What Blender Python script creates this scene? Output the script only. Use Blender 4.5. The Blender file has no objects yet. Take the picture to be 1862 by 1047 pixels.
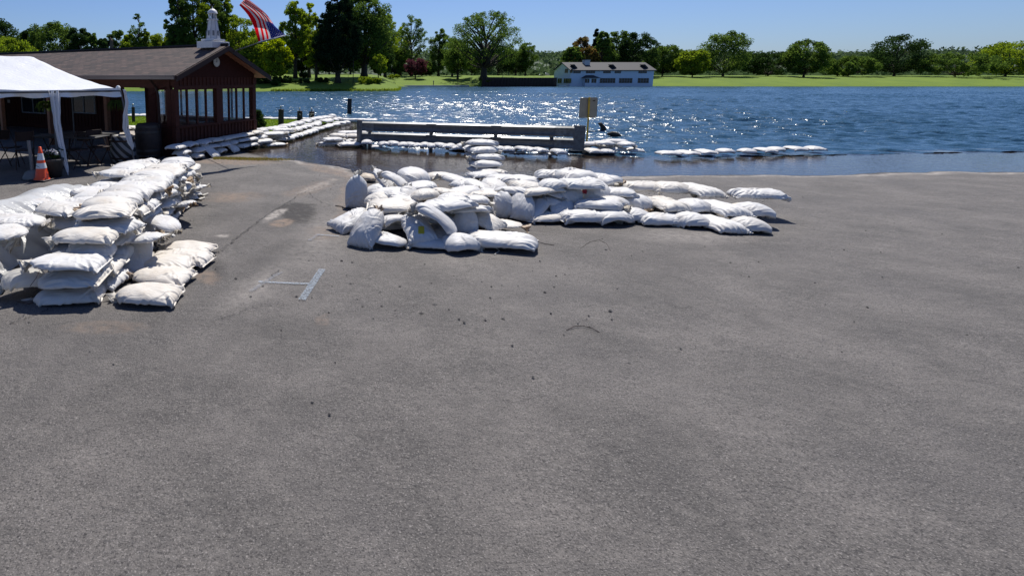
import bpy, bmesh, math, random
import numpy as np
from mathutils import Vector, Matrix
S = bpy.context.scene
COL = S.collection
R = math.radians
# ------------------------------------------------------------------ camera
F = 1000.0; CH = 2.1; CX, CY = 560.0, 299.0; PITCH = math.atan((299-143)/F)
cam = bpy.data.cameras.new('camera'); co = bpy.data.objects.new('camera', cam); COL.objects.link(co)
co.location = (0, 0, CH); co.rotation_euler = (math.pi/2-PITCH, 0, 0)
cam.sensor_width = 36; cam.sensor_fit = 'HORIZONTAL'; cam.lens = 36*F/1862
cam.shift_x = (931-CX)/1862; cam.shift_y = -(523.5-CY)/1862
cam.clip_start = .05; cam.clip_end = 6000
S.camera = co
# ------------------------------------------------------------------ light
SUN_EL, SUN_AZ = R(57), R(17)          # azimuth to the right of the view direction (+Y)
w = bpy.data.worlds.new('World'); S.world = w; w.use_nodes = True
nt = w.node_tree; bg = nt.nodes['Background']
sky = nt.nodes.new('ShaderNodeTexSky'); sky.sky_type = 'NISHITA'; sky.sun_disc = False
sky.sun_elevation = SUN_EL; sky.sun_rotation = SUN_AZ; sky.air_density = 1.0; sky.dust_density = .7; sky.ozone_density = 2.6
tint = nt.nodes.new('ShaderNodeVectorMath'); tint.operation = 'MULTIPLY'; tint.inputs[1].default_value = (.84, 1.04, 1.5)
nt.links.new(sky.outputs[0], tint.inputs[0]); nt.links.new(tint.outputs[0], bg.inputs[0]); bg.inputs[1].default_value = .056
sl = bpy.data.lights.new('sun', 'SUN'); sl.energy = 5.0; sl.angle = R(.53); sl.color = (1, .955, .88)
so = bpy.data.objects.new('sun', sl); COL.objects.link(so)
sd = Vector((math.sin(SUN_AZ)*math.cos(SUN_EL), math.cos(SUN_AZ)*math.cos(SUN_EL), math.sin(SUN_EL)))
so.rotation_euler = sd.to_track_quat('Z', 'Y').to_euler()
S.view_settings.view_transform = 'Standard'; S.view_settings.look = 'None'; S.view_settings.exposure = .25; S.view_settings.gamma = 1
S.render.engine = 'CYCLES'; S.cycles.use_denoising = True; S.cycles.max_bounces = 6; S.cycles.transparent_max_bounces = 12
S.cycles.sample_clamp_indirect = 4

# ------------------------------------------------------------------ helpers
def ray(u, v):
    a = (u-CX)/F; b = -(v-CY)/F; c, s = math.cos(PITCH), math.sin(PITCH)
    return Vector((a, b*s+c, b*c-s))
def P(u, v, z=0.0):                      # photo pixel -> point at height z
    d = ray(u, v); return Vector((0, 0, CH)) + d*((z-CH)/d.z)
def PY(u, v, Y):                         # photo pixel -> point at distance Y
    d = ray(u, v); return Vector((0, 0, CH)) + d*(Y/d.y)
def project(X, Y, Z):
    c, s = math.cos(PITCH), math.sin(PITCH)
    zc = Y*c-(Z-CH)*s; yc = Y*s+(Z-CH)*c
    zc = np.maximum(zc, .05)
    return CX+F*X/zc, CY-F*yc/zc
def tag(o, label=None, cat=None, group=None, kind=None):
    if label: o['label'] = label
    if cat: o['category'] = cat
    if group: o['group'] = group
    if kind: o['kind'] = kind
    return o
def empty(name, loc=(0,0,0), rz=0, **k):
    o = bpy.data.objects.new(name, None); COL.objects.link(o); o.location = loc; o.rotation_euler = (0,0,rz); o.empty_display_size = .1
    return tag(o, **k)
def mesh_obj(name, verts, faces, mat, parent=None, smooth=False, mats=None, mi=None, **k):
    me = bpy.data.meshes.new(name)
    me.from_pydata([tuple(v) for v in verts], [], [tuple(f) for f in faces])
    for m in (mats or [mat]): me.materials.append(m)
    if mi is not None: me.polygons.foreach_set('material_index', mi)
    if smooth: me.polygons.foreach_set('use_smooth', [True]*len(me.polygons))
    o = bpy.data.objects.new(name, me); COL.objects.link(o)
    if parent: o.parent = parent
    return tag(o, **k)
def fast_mesh(name, V, Fq, mat, parent=None, smooth=False, **k):
    """V (n,3) array, Fq (m,c) int array"""
    me = bpy.data.meshes.new(name); c = Fq.shape[1]
    me.vertices.add(len(V)); me.vertices.foreach_set('co', np.asarray(V, dtype=np.float32).ravel())
    me.loops.add(Fq.size); me.loops.foreach_set('vertex_index', Fq.astype(np.int32).ravel())
    me.polygons.add(len(Fq)); me.polygons.foreach_set('loop_start', np.arange(0, Fq.size, c, dtype=np.int32))
    me.update(calc_edges=True); me.validate()
    if smooth: me.polygons.foreach_set('use_smooth', [True]*len(me.polygons))
    if mat: me.materials.append(mat)
    o = bpy.data.objects.new(name, me); COL.objects.link(o)
    if parent: o.parent = parent
    return tag(o, **k)
class MB:
    """collects simple solids; build() links them as one mesh"""
    def __init__(s): s.v = []; s.f = []
    def add(s, vs, fs):
        n = len(s.v); s.v += [tuple(x) for x in vs]; s.f += [tuple(i+n for i in f) for f in fs]; return s
    def box(s, x0, x1, y0, y1, z0, z1, M=None):
        vs = [Vector((x, y, z)) for z in (z0, z1) for y in (y0, y1) for x in (x0, x1)]
        if M: vs = [M @ q for q in vs]
        return s.add(vs, [(0,2,3,1),(4,5,7,6),(0,1,5,4),(2,6,7,3),(0,4,6,2),(1,3,7,5)])
    def tube(s, pts, rad, n=8, cap=True):
        pts = [Vector(p) for p in pts]; rr = rad if isinstance(rad, (list, tuple)) else [rad]*len(pts)
        rings = []
        for i, p in enumerate(pts):
            d = (pts[min(i+1, len(pts)-1)]-pts[max(i-1, 0)]).normalized()
            a = d.cross(Vector((0,0,1)) if abs(d.z) < .9 else Vector((1,0,0))).normalized(); b = d.cross(a)
            rings.append([p+(a*math.cos(t)+b*math.sin(t))*rr[i] for t in [2*math.pi*k/n for k in range(n)]])
        vs = [q for r_ in rings for q in r_]
        fs = [(i*n+k, i*n+(k+1)%n, (i+1)*n+(k+1)%n, (i+1)*n+k) for i in range(len(pts)-1) for k in range(n)]
        if cap: fs += [tuple(range(n-1,-1,-1)), tuple((len(pts)-1)*n+k for k in range(n))]
        return s.add(vs, fs)
    def lathe(s, prof, c=(0,0,0), n=20):
        vs = [(c[0]+r_*math.cos(2*math.pi*k/n), c[1]+r_*math.sin(2*math.pi*k/n), c[2]+z) for r_, z in prof for k in range(n)]
        fs = [(i*n+k, i*n+(k+1)%n, (i+1)*n+(k+1)%n, (i+1)*n+k) for i in range(len(prof)-1) for k in range(n)]
        return s.add(vs, fs)
    def prism(s, poly, d0, d1, axis='y'):
        n = len(poly)
        mk = {'y': lambda p, d: (p[0], d, p[1]), 'x': lambda p, d: (d, p[0], p[1]), 'z': lambda p, d: (p[0], p[1], d)}[axis]
        vs = [mk(p, d0) for p in poly]+[mk(p, d1) for p in poly]
        return s.add(vs, [tuple(range(n)), tuple(range(2*n-1, n-1, -1))]+[(i, i+n, (i+1)%n+n, (i+1)%n) for i in range(n)])
    def build(s, name, mat, parent=None, smooth=False, bevel=0, **k):
        o = mesh_obj(name, s.v, s.f, mat, parent, smooth, **k)
        if bevel:
            b = o.modifiers.new('b', 'BEVEL'); b.width = bevel; b.segments = 2; b.limit_method = 'ANGLE'
        return o
def copy_tree(o, parent=None):
    c = o.copy(); COL.objects.link(c)
    if parent: c.parent = parent
    for ch in list(o.children): copy_tree(ch, c)
    return c

# ------------------------------------------------------------------ materials
def N(nt, typ, **k):
    n = nt.nodes.new(typ)
    for a, b in k.items():
        if a.startswith('i_'): n.inputs[a[2:].replace('_', ' ')].default_value = b
        else: setattr(n, a, b)
    return n
def mat(name, color, rough=.6, metal=0, noise=None, bump=None, spec=.5, objcol=False, vary=0.0, coat=0):
    """noise=(scale, amount, colour2), bump=(scale, strength, distance)"""
    m = bpy.data.materials.new(name); m.use_nodes = True; nt = m.node_tree; b = nt.nodes['Principled BSDF']
    b.inputs['Roughness'].default_value = rough; b.inputs['Metallic'].default_value = metal; b.inputs['Specular IOR Level'].default_value = spec
    b.inputs['Coat Weight'].default_value = coat
    c4 = (*color, 1); b.inputs['Base Color'].default_value = c4
    tc = N(nt, 'ShaderNodeTexCoord'); out = None
    if noise:
        t = N(nt, 'ShaderNodeTexNoise', i_Scale=noise[0], i_Detail=6, i_Roughness=.65); nt.links.new(tc.outputs['Object'], t.inputs['Vector'])
        rmp = N(nt, 'ShaderNodeMapRange', i_From_Min=.35, i_From_Max=.65, i_To_Min=0, i_To_Max=noise[1]); nt.links.new(t.outputs[0], rmp.inputs[0])
        mx = N(nt, 'ShaderNodeMix', data_type='RGBA'); mx.inputs[6].default_value = c4; mx.inputs[7].default_value = (*noise[2], 1)
        nt.links.new(rmp.outputs[0], mx.inputs[0]); out = mx.outputs[2]
    if vary:
        oi = N(nt, 'ShaderNodeObjectInfo'); h = N(nt, 'ShaderNodeHueSaturation'); 
        mr = N(nt, 'ShaderNodeMapRange', i_To_Min=1-vary, i_To_Max=1+vary); nt.links.new(oi.outputs['Random'], mr.inputs[0]); nt.links.new(mr.outputs[0], h.inputs['Value'])
        if out: nt.links.new(out, h.inputs['Color'])
        else: h.inputs['Color'].default_value = c4
        out = h.outputs[0]
    if objcol:
        oi = N(nt, 'ShaderNodeObjectInfo'); mx = N(nt, 'ShaderNodeMix', data_type='RGBA', blend_type='MULTIPLY'); mx.inputs[0].default_value = 1
        if out: nt.links.new(out, mx.inputs[6])
        else: mx.inputs[6].default_value = c4
        nt.links.new(oi.outputs['Color'], mx.inputs[7]); out = mx.outputs[2]
    if out: nt.links.new(out, b.inputs['Base Color'])
    if bump:
        t = N(nt, 'ShaderNodeTexNoise', i_Scale=bump[0], i_Detail=5); nt.links.new(tc.outputs['Object'], t.inputs['Vector'])
        bp = N(nt, 'ShaderNodeBump', i_Strength=bump[1], i_Distance=bump[2]); nt.links.new(t.outputs[0], bp.inputs['Height']); nt.links.new(bp.outputs[0], b.inputs['Normal'])
    return m
def leaf_mat(name, c1, c2, trans=.45):
    m = bpy.data.materials.new(name); m.use_nodes = True; nt = m.node_tree; nt.nodes.clear()
    o = N(nt, 'ShaderNodeOutputMaterial'); d = N(nt, 'ShaderNodeBsdfDiffuse'); t = N(nt, 'ShaderNodeBsdfTranslucent'); mix = N(nt, 'ShaderNodeMixShader'); mix.inputs[0].default_value = trans
    g = N(nt, 'ShaderNodeNewGeometry'); cr = N(nt, 'ShaderNodeMix', data_type='RGBA'); cr.inputs[6].default_value = (*c1, 1); cr.inputs[7].default_value = (*c2, 1)
    nt.links.new(g.outputs['Random Per Island'], cr.inputs[0])
    hs = N(nt, 'ShaderNodeHueSaturation', i_Value=1.6, i_Saturation=1.15, i_Hue=.485)
    nt.links.new(cr.outputs[2], hs.inputs['Color']); nt.links.new(cr.outputs[2], d.inputs[0]); nt.links.new(hs.outputs[0], t.inputs[0])
    nt.links.new(d.outputs[0], mix.inputs[1]); nt.links.new(t.outputs[0], mix.inputs[2]); nt.links.new(mix.outputs[0], o.inputs[0])
    return m
def poly_mat(name, col, rough=.5, trans=0.0, weave=True, dirt=.5):
    m = bpy.data.materials.new(name); m.use_nodes = True; nt = m.node_tree; b = nt.nodes['Principled BSDF']
    b.inputs['Roughness'].default_value = rough; b.inputs['Specular IOR Level'].default_value = .35
    tc = N(nt, 'ShaderNodeTexCoord'); oi = N(nt, 'ShaderNodeObjectInfo')
    ad = N(nt, 'ShaderNodeVectorMath', operation='ADD'); sc = N(nt, 'ShaderNodeMath', operation='MULTIPLY'); sc.inputs[1].default_value = 37
    nt.links.new(oi.outputs['Random'], sc.inputs[0]); nt.links.new(tc.outputs['Object'], ad.inputs[0]); nt.links.new(sc.outputs[0], ad.inputs[1])
    t = N(nt, 'ShaderNodeTexNoise', i_Scale=5, i_Detail=7, i_Roughness=.7); nt.links.new(ad.outputs[0], t.inputs['Vector'])
    mr = N(nt, 'ShaderNodeMapRange', i_From_Min=.45, i_From_Max=.75, i_To_Min=0, i_To_Max=dirt); nt.links.new(t.outputs[0], mr.inputs[0])
    mx = N(nt, 'ShaderNodeMix', data_type='RGBA'); mx.inputs[6].default_value = (*col, 1); mx.inputs[7].default_value = (.38, .31, .23, 1); nt.links.new(mr.outputs[0], mx.inputs[0])
    m2 = N(nt, 'ShaderNodeMix', data_type='RGBA', blend_type='MULTIPLY'); m2.inputs[0].default_value = 1; nt.links.new(mx.outputs[2], m2.inputs[6]); nt.links.new(oi.outputs['Color'], m2.inputs[7])
    nt.links.new(m2.outputs[2], b.inputs['Base Color'])
    # creases and weave
    t2 = N(nt, 'ShaderNodeTexNoise', i_Scale=9, i_Detail=4, i_Roughness=.55, i_Distortion=1.2)
    mp = N(nt, 'ShaderNodeMapping'); mp.inputs['Scale'].default_value = (.55, 1.5, 1.2); nt.links.new(ad.outputs[0], mp.inputs[0]); nt.links.new(mp.outputs[0], t2.inputs['Vector'])
    rg = N(nt, 'ShaderNodeMath', operation='MULTIPLY'); rg.inputs[1].default_value = 1; nt.links.new(t2.outputs[0], rg.inputs[0])
    b1 = N(nt, 'ShaderNodeBump', i_Strength=.4, i_Distance=.03); nt.links.new(rg.outputs[0], b1.inputs['Height'])
    last = b1
    if weave:
        t3 = N(nt, 'ShaderNodeTexNoise', i_Scale=160, i_Detail=2); nt.links.new(tc.outputs['Object'], t3.inputs['Vector'])
        b2 = N(nt, 'ShaderNodeBump', i_Strength=.25, i_Distance=.003); nt.links.new(t3.outputs[0], b2.inputs['Height']); nt.links.new(b1.outputs[0], b2.inputs['Normal']); last = b2
    nt.links.new(last.outputs[0], b.inputs['Normal'])
    if trans:
        tr = N(nt, 'ShaderNodeBsdfTranslucent'); nt.links.new(m2.outputs[2], tr.inputs[0]); mxs = N(nt, 'ShaderNodeMixShader'); mxs.inputs[0].default_value = trans
        nt.links.new(b.outputs[0], mxs.inputs[1]); nt.links.new(tr.outputs[0], mxs.inputs[2]); nt.links.new(mxs.outputs[0], nt.nodes['Material Output'].inputs[0])
    return m
M = {}
M['bag'] = poly_mat('bag_cloth', (.60, .593, .578), .55)
M['tuft'] = poly_mat('bag_neck_cloth', (.66, .65, .62), .5, trans=.3, dirt=.6)
M['plastic'] = poly_mat('plastic_sheet', (.72, .73, .73), .28, trans=.4, weave=False, dirt=.25)
M['canvas'] = poly_mat('tent_vinyl', (.70, .71, .73), .35, trans=.01, weave=False, dirt=.12)
M['cedar'] = mat('red_stained_wood', (.078, .024, .016), .7, noise=(14, .7, (.042, .014, .010)), bump=(30, .4, .01), spec=.2)
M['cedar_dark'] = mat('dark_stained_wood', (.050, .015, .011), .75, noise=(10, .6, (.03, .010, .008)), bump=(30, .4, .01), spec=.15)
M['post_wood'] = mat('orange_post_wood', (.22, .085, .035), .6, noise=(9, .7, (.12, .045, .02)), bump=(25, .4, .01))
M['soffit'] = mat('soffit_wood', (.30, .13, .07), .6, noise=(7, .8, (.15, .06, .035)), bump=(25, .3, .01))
M['trim'] = mat('dark_trim', (.035, .019, .016), .6, spec=.25)
M['gutter'] = mat('brown_gutter', (.09, .065, .06), .35)
M['white_trim'] = mat('white_paint', (.62, .63, .64), .5, noise=(12, .35, (.45, .45, .44)))
M['galv'] = mat('galvanised_steel', (.10, .107, .118), .42, .4, noise=(6, .8, (.055, .06, .065)), bump=(40, .15, .005))
M['galv_dull'] = mat('weathered_steel', (.20, .21, .21), .6, .2, noise=(9, .9, (.09, .085, .08)))
M['yellow'] = mat('yellow_paint', (.72, .42, .02), .5, noise=(20, .5, (.5, .28, .02)))
M['sign_back'] = mat('sign_metal', (.34, .29, .21), .55, .2, noise=(5, .6, (.22, .19, .15)))
M['black'] = mat('black_rubber', (.015, .015, .016), .5)
M['darkwood'] = mat('creosoted_piling', (.022, .016, .013), .8, noise=(18, .6, (.05, .04, .03)), bump=(20, .8, .03))
M['orange'] = mat('cone_orange', (.85, .09, .02), .4, noise=(16, .35, (.6, .07, .02)))
M['reflect'] = mat('reflective_band', (.72, .73, .73), .35, noise=(20, .4, (.5, .5, .5)))
M['grey_tree'] = mat('bark', (.055, .042, .032), .9, noise=(4, .7, (.025, .02, .016)))
M['rope'] = mat('rope', (.55, .48, .36), .8)
M['glassball'] = mat('finial_globe', (.75, .75, .72), .2)
M['plank'] = mat('weathered_planks', (.38, .33, .27), .7, noise=(12, .6, (.24, .2, .16)))
M['glass'] = mat('dark_glass', (.015, .02, .025), .06)
M['frame_grey'] = mat('window_frame', (.17, .19, .21), .5)
def clear_glass():
    m = bpy.data.materials.new('clear_glass'); m.use_nodes = True; nt = m.node_tree; nt.nodes.clear()
    o = N(nt, 'ShaderNodeOutputMaterial'); g = N(nt, 'ShaderNodeBsdfGlossy'); g.inputs['Roughness'].default_value = .03
    t = N(nt, 'ShaderNodeBsdfTransparent'); t.inputs[0].default_value = (.965, .975, .98, 1); lw_ = N(nt, 'ShaderNodeLayerWeight'); pw = N(nt, 'ShaderNodeMath', operation='POWER'); pw.inputs[1].default_value = 4; nt.links.new(lw_.outputs['Facing'], pw.inputs[0]); fr = N(nt, 'ShaderNodeMath', operation='MULTIPLY_ADD'); fr.inputs[1].default_value = .5; fr.inputs[2].default_value = .09; nt.links.new(pw.outputs[0], fr.inputs[0]); mx = N(nt, 'ShaderNodeMixShader')
    nt.links.new(fr.outputs[0], mx.inputs[0]); nt.links.new(t.outputs[0], mx.inputs[1]); nt.links.new(g.outputs[0], mx.inputs[2]); nt.links.new(mx.outputs[0], o.inputs[0]); return m
M['clear'] = clear_glass()
def shingle_mat(name, c1, c2, sx=.3, sy=.14):
    m = bpy.data.materials.new(name); m.use_nodes = True; nt = m.node_tree; b = nt.nodes['Principled BSDF']; b.inputs['Roughness'].default_value = .85
    uv = N(nt, 'ShaderNodeTexCoord'); br = N(nt, 'ShaderNodeTexBrick', i_Scale=1, i_Mortar_Size=.008, i_Brick_Width=sx, i_Row_Height=sy)
    br.inputs['Color1'].default_value = (*c1, 1); br.inputs['Color2'].default_value = (*c2, 1); br.inputs['Mortar'].default_value = (c2[0]*.35, c2[1]*.35, c2[2]*.35, 1); br.offset = .5; br.inputs['Bias'].default_value = 0
    nt.links.new(uv.outputs['UV'], br.inputs['Vector'])
    t = N(nt, 'ShaderNodeTexNoise', i_Scale=60, i_Detail=4); nt.links.new(uv.outputs['UV'], t.inputs['Vector'])
    mx = N(nt, 'ShaderNodeMix', data_type='RGBA', blend_type='OVERLAY'); mx.inputs[0].default_value = .7; nt.links.new(br.outputs[0], mx.inputs[6]); nt.links.new(t.outputs[0], mx.inputs[7]); nt.links.new(mx.outputs[2], b.inputs['Base Color'])
    bp = N(nt, 'ShaderNodeBump', i_Strength=.6, i_Distance=.02); bp.invert = True; nt.links.new(br.outputs['Fac'], bp.inputs['Height']); nt.links.new(bp.outputs[0], b.inputs['Normal'])
    return m
M['shingle'] = shingle_mat('roof_shingles', (.088, .056, .047), (.034, .025, .023))
def water_mat(name, col, layers, rough=.03, spec=.5, murky=None):
    """layers = (scale_x, scale_y, amplitude, detail)"""
    m = bpy.data.materials.new(name); m.use_nodes = True; nt = m.node_tree; b = nt.nodes['Principled BSDF']
    b.inputs['Base Color'].default_value = (*col, 1); b.inputs['Roughness'].default_value = rough; b.inputs['IOR'].default_value = 1.33
    tc = N(nt, 'ShaderNodeTexCoord'); prev = None; tot = None
    for sx, sy, amp, det in layers:
        mp = N(nt, 'ShaderNodeMapping'); mp.inputs['Scale'].default_value = (sx, sy, 1); mp.inputs['Rotation'].default_value = (0, 0, R(12))
        nt.links.new(tc.outputs['Object'], mp.inputs[0])
        t = N(nt, 'ShaderNodeTexNoise', i_Scale=1, i_Detail=det, i_Roughness=.55); nt.links.new(mp.outputs[0], t.inputs['Vector'])
        mu = N(nt, 'ShaderNodeMath', operation='MULTIPLY'); mu.inputs[1].default_value = amp; nt.links.new(t.outputs[0], mu.inputs[0])
        if tot is None: tot = mu.outputs[0]
        else:
            a = N(nt, 'ShaderNodeMath', operation='ADD'); nt.links.new(tot, a.inputs[0]); nt.links.new(mu.outputs[0], a.inputs[1]); tot = a.outputs[0]
    bp = N(nt, 'ShaderNodeBump', i_Strength=1, i_Distance=1); nt.links.new(tot, bp.inputs['Height']); nt.links.new(bp.outputs[0], b.inputs['Normal'])
    if murky:
        t = N(nt, 'ShaderNodeTexNoise', i_Scale=.5, i_Detail=3); nt.links.new(tc.outputs['Object'], t.inputs['Vector'])
        mx = N(nt, 'ShaderNodeMix', data_type='RGBA'); mx.inputs[6].default_value = (*col, 1); mx.inputs[7].default_value = (*murky, 1); nt.links.new(t.outputs[0], mx.inputs[0]); nt.links.new(mx.outputs[2], b.inputs['Base Color'])
    return m
M['lake'] = water_mat('lake_water', (.026, .074, .125), ((6, 9, .032, 2), (14, 20, .011, 2)), rough=.19)
M['flood'] = water_mat('flood_water', (.05, .035, .025), ((3, 5, .006, 2), (9, 16, .004, 2)), rough=.02, murky=(.022, .017, .013))
M['flood'].node_tree.nodes['Principled BSDF'].inputs['Specular IOR Level'].default_value = .36
# ------------------------------------------------------------------ ground, water, banks
WL = -.06
WATER = np.array([(-1.95,16.3),(-.9,14.9),(0,14.2),(.81,13.5),(1.1,12.5),(1.57,12.15),(3.5,11.95),(6.7,12),(10,12.3),(16,12.6),(25,13.5),(60,16),(60,80),(-80,80),(-80,36),(-10,31),(.3,28.2),(2.2,27.6),(.9,25.3),(0,21.9),(-.8,18.6),(-1.6,17.4)])
def sdist(X, Y, poly):
    d = np.full(X.shape, 1e9); ins = np.zeros(X.shape, bool); n = len(poly)
    for i in range(n):
        a = poly[i]; b = poly[(i+1) % n]; e = b-a; t = np.clip(((X-a[0])*e[0]+(Y-a[1])*e[1])/(e@e), 0, 1)
        d = np.minimum(d, np.hypot(X-a[0]-t*e[0], Y-a[1]-t*e[1]))
        c = ((a[1] <= Y) != (b[1] <= Y)); xi = a[0]+(Y-a[1])*e[0]/(e[1] if abs(e[1]) > 1e-9 else 1e-9); ins ^= c & (X < xi)
    return np.where(ins, -d, d)
def wobble(X, Y, sc, seed):
    rg = np.random.default_rng(seed); o = 0*X
    for f in (1, 2, 4, 8):
        for _ in range(3):
            a = rg.uniform(0, 6.28); o = o+np.sin((X*np.cos(a)+Y*np.sin(a))*f/sc*6.28+rg.uniform(0, 6.28))/f
    return o/3
xs = np.concatenate([np.linspace(-45, -12, 40, endpoint=False), np.arange(-12, -5, .12), np.arange(-5, 9, .05), np.arange(9, 22, .12), np.linspace(22, 70, 50)])
ys = np.concatenate([np.linspace(-12, .8, 30, endpoint=False), np.arange(.8, 3, .06), np.arange(3, 9, .035), np.arange(9, 18, .06), np.arange(18, 36, .2)])
X, Y = np.meshgrid(xs, ys)
sdw = sdist(X, Y, WATER)+.12*wobble(X, Y, 2.2, 3)+np.where(X > 7, .35, 0)*wobble(X, Y, 5.5, 13)
Z = WL+np.clip(sdw*.045, -.5, .06)+.008*wobble(X, Y, 3.1, 5)*np.clip(sdw, 0, 1)+.05*np.clip((sdw-.2)*2, 0, 1)*0
U_, V_ = project(X, Y, Z)
wb = wobble(X, Y, 1.1, 8); wb2 = wobble(X, Y, .5, 9)
def ell(u, v, ru, rv, rot=0, edge=.35):
    c, s = math.cos(rot), math.sin(rot); a = (U_-u)*c+(V_-v)*s; b = -(U_-u)*s+(V_-v)*c
    return np.clip((1-np.hypot(a/ru, b/rv)+.16*wb+.12*wb2)/edge, 0, 1)
rust = np.maximum.reduce([ell(420,358,62,14,0,.9)*.8, ell(512,404,24,8,-.1)*.9, ell(430,294,90,7,0)*.75, ell(600,310,55,8,.2)*.6, ell(640,360,30,60,.4)*.45, ell(590,425,40,14,0)*.35, ell(378,505,28,16,.3)*.6, ell(588,580,14,12)*.5, ell(940,400,60,9)*.4, ell(200,595,90,12)*.35, ell(560,345,60,12,-.3)*.35])
pale = np.maximum.reduce([ell(497,393,30,7,-.45)*.8, ell(575,340,40,6,-.35)*.55, ell(470,520,30,110,1.0,1.2)*.45, ell(620,300,48,7,.28)*.8*(V_>290), ell(585,430,55,120,.75,1.2)*.35, ell(860,470,200,60,.1,1.6)*.25, np.clip(1-np.abs(sdw-.22-.1*wb)/.2, 0, 1)*.75*(X>-.8), ell(405,429,14,3)*.6, ell(1250,430,130,16,0,1.0)*.5])
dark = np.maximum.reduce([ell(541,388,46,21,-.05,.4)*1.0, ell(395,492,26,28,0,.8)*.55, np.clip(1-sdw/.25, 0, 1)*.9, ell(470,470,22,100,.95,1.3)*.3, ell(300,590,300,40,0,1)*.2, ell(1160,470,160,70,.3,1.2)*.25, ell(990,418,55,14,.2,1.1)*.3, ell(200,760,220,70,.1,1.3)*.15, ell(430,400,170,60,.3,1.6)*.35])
V3 = np.stack([X, Y, Z], -1).reshape(-1, 3); ny, nx = X.shape
i0 = (np.arange(ny-1)[:, None]*nx+np.arange(nx-1)[None, :]).ravel(); FQ = np.stack([i0, i0+1, i0+nx+1, i0+nx], 1)
gm = bpy.data.materials.new('asphalt'); gm.use_nodes = True; nt = gm.node_tree; b = nt.nodes['Principled BSDF']; b.inputs['Roughness'].default_value = .8; b.inputs['Specular IOR Level'].default_value = .3
tc = N(nt, 'ShaderNodeTexCoord'); at = N(nt, 'ShaderNodeAttribute', attribute_name='stain'); sp = N(nt, 'ShaderNodeSeparateColor'); nt.links.new(at.outputs['Color'], sp.inputs[0])
def cmix(a, bcol, fac, bt='MIX'):
    mx = N(nt, 'ShaderNodeMix', data_type='RGBA', blend_type=bt)
    if isinstance(a, tuple): mx.inputs[6].default_value = (*a, 1)
    else: nt.links.new(a, mx.inputs[6])
    if isinstance(bcol, tuple): mx.inputs[7].default_value = (*bcol, 1)
    else: nt.links.new(bcol, mx.inputs[7])
    if isinstance(fac, float): mx.inputs[0].default_value = fac
    else: nt.links.new(fac, mx.inputs[0])
    return mx.outputs[2]
def nz(scale, lo, hi, to=1.0, det=5, rough=.6):
    t = N(nt, 'ShaderNodeTexNoise', i_Scale=scale, i_Detail=det, i_Roughness=rough); nt.links.new(tc.outputs['Object'], t.inputs['Vector'])
    mr = N(nt, 'ShaderNodeMapRange', i_From_Min=lo, i_From_Max=hi, i_To_Min=0, i_To_Max=to); nt.links.new(t.outputs[0], mr.inputs[0]); return mr.outputs[0]
c = cmix((.091, .084, .079), (.156, .142, .132), nz(1.3, .35, .65))
c = cmix(c, (.21, .192, .176), nz(9, .5, .72, .45, 7, .7))
c = cmix(c, (.052, .047, .045), nz(15, .52, .72, .6, 7, .75))
c = cmix(c, (.045, .043, .042), nz(38, .5, .66, .55, 4, .7))
c = cmix(c, (.085, .079, .078), nz(.6, .5, .72, .6, 7))
c = cmix(c, (.34, .315, .295), nz(120, .56, .72, .6, 2, .5))
c = cmix(c, (.035, .032, .031), nz(90, .53, .66, .85, 3, .6))
c = cmix(c, (.30, .27, .25), nz(60, .64, .72, .22, 2, .5))
def vor(scale, lo, hi, to):
    t = N(nt, 'ShaderNodeTexVoronoi', i_Scale=scale); nt.links.new(tc.outputs['Object'], t.inputs['Vector'])
    mr = N(nt, 'ShaderNodeMapRange', i_From_Min=lo, i_From_Max=hi, i_To_Min=to, i_To_Max=0); nt.links.new(t.outputs[0], mr.inputs[0]); return mr.outputs[0]
def brk(sock, sc, lo=.3, hi=.6):
    m_ = N(nt, 'ShaderNodeMath', operation='MULTIPLY'); nt.links.new(sock, m_.inputs[0]); nt.links.new(nz(sc, lo, hi, 1.0, 6), m_.inputs[1]); m2 = N(nt, 'ShaderNodeMath', operation='MULTIPLY'); m2.inputs[1].default_value = 1.3; m2.use_clamp = True; nt.links.new(m_.outputs[0], m2.inputs[0]); return m2.outputs[0]
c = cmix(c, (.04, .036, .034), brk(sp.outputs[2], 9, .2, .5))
c = cmix(c, (.34, .31, .28), brk(sp.outputs[1], 12))
c = cmix(c, (.20, .15, .115), brk(sp.outputs[0], 10))
nt.links.new(c, b.inputs['Base Color'])
t = N(nt, 'ShaderNodeTexNoise', i_Scale=60, i_Detail=4, i_Roughness=.7); nt.links.new(tc.outputs['Object'], t.inputs['Vector']); bp = N(nt, 'ShaderNodeBump', i_Strength=.9, i_Distance=.012); nt.links.new(t.outputs[0], bp.inputs['Height'])
t = N(nt, 'ShaderNodeTexNoise', i_Scale=6, i_Detail=7, i_Roughness=.65); nt.links.new(tc.outputs['Object'], t.inputs['Vector']); bp2 = N(nt, 'ShaderNodeBump', i_Strength=.7, i_Distance=.05); nt.links.new(t.outputs[0], bp2.inputs['Height']); nt.links.new(bp2.outputs[0], bp.inputs['Normal']); nt.links.new(bp.outputs[0], b.inputs['Normal'])
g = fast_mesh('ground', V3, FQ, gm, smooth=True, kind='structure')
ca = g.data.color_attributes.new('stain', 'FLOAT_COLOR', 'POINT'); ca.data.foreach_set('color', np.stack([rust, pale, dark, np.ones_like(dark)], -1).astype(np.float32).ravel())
def flat(name, poly, z, m, **k): return mesh_obj(name, [(x, y, z) for x, y in poly], [tuple(range(len(poly)))], m, **k)
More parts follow.
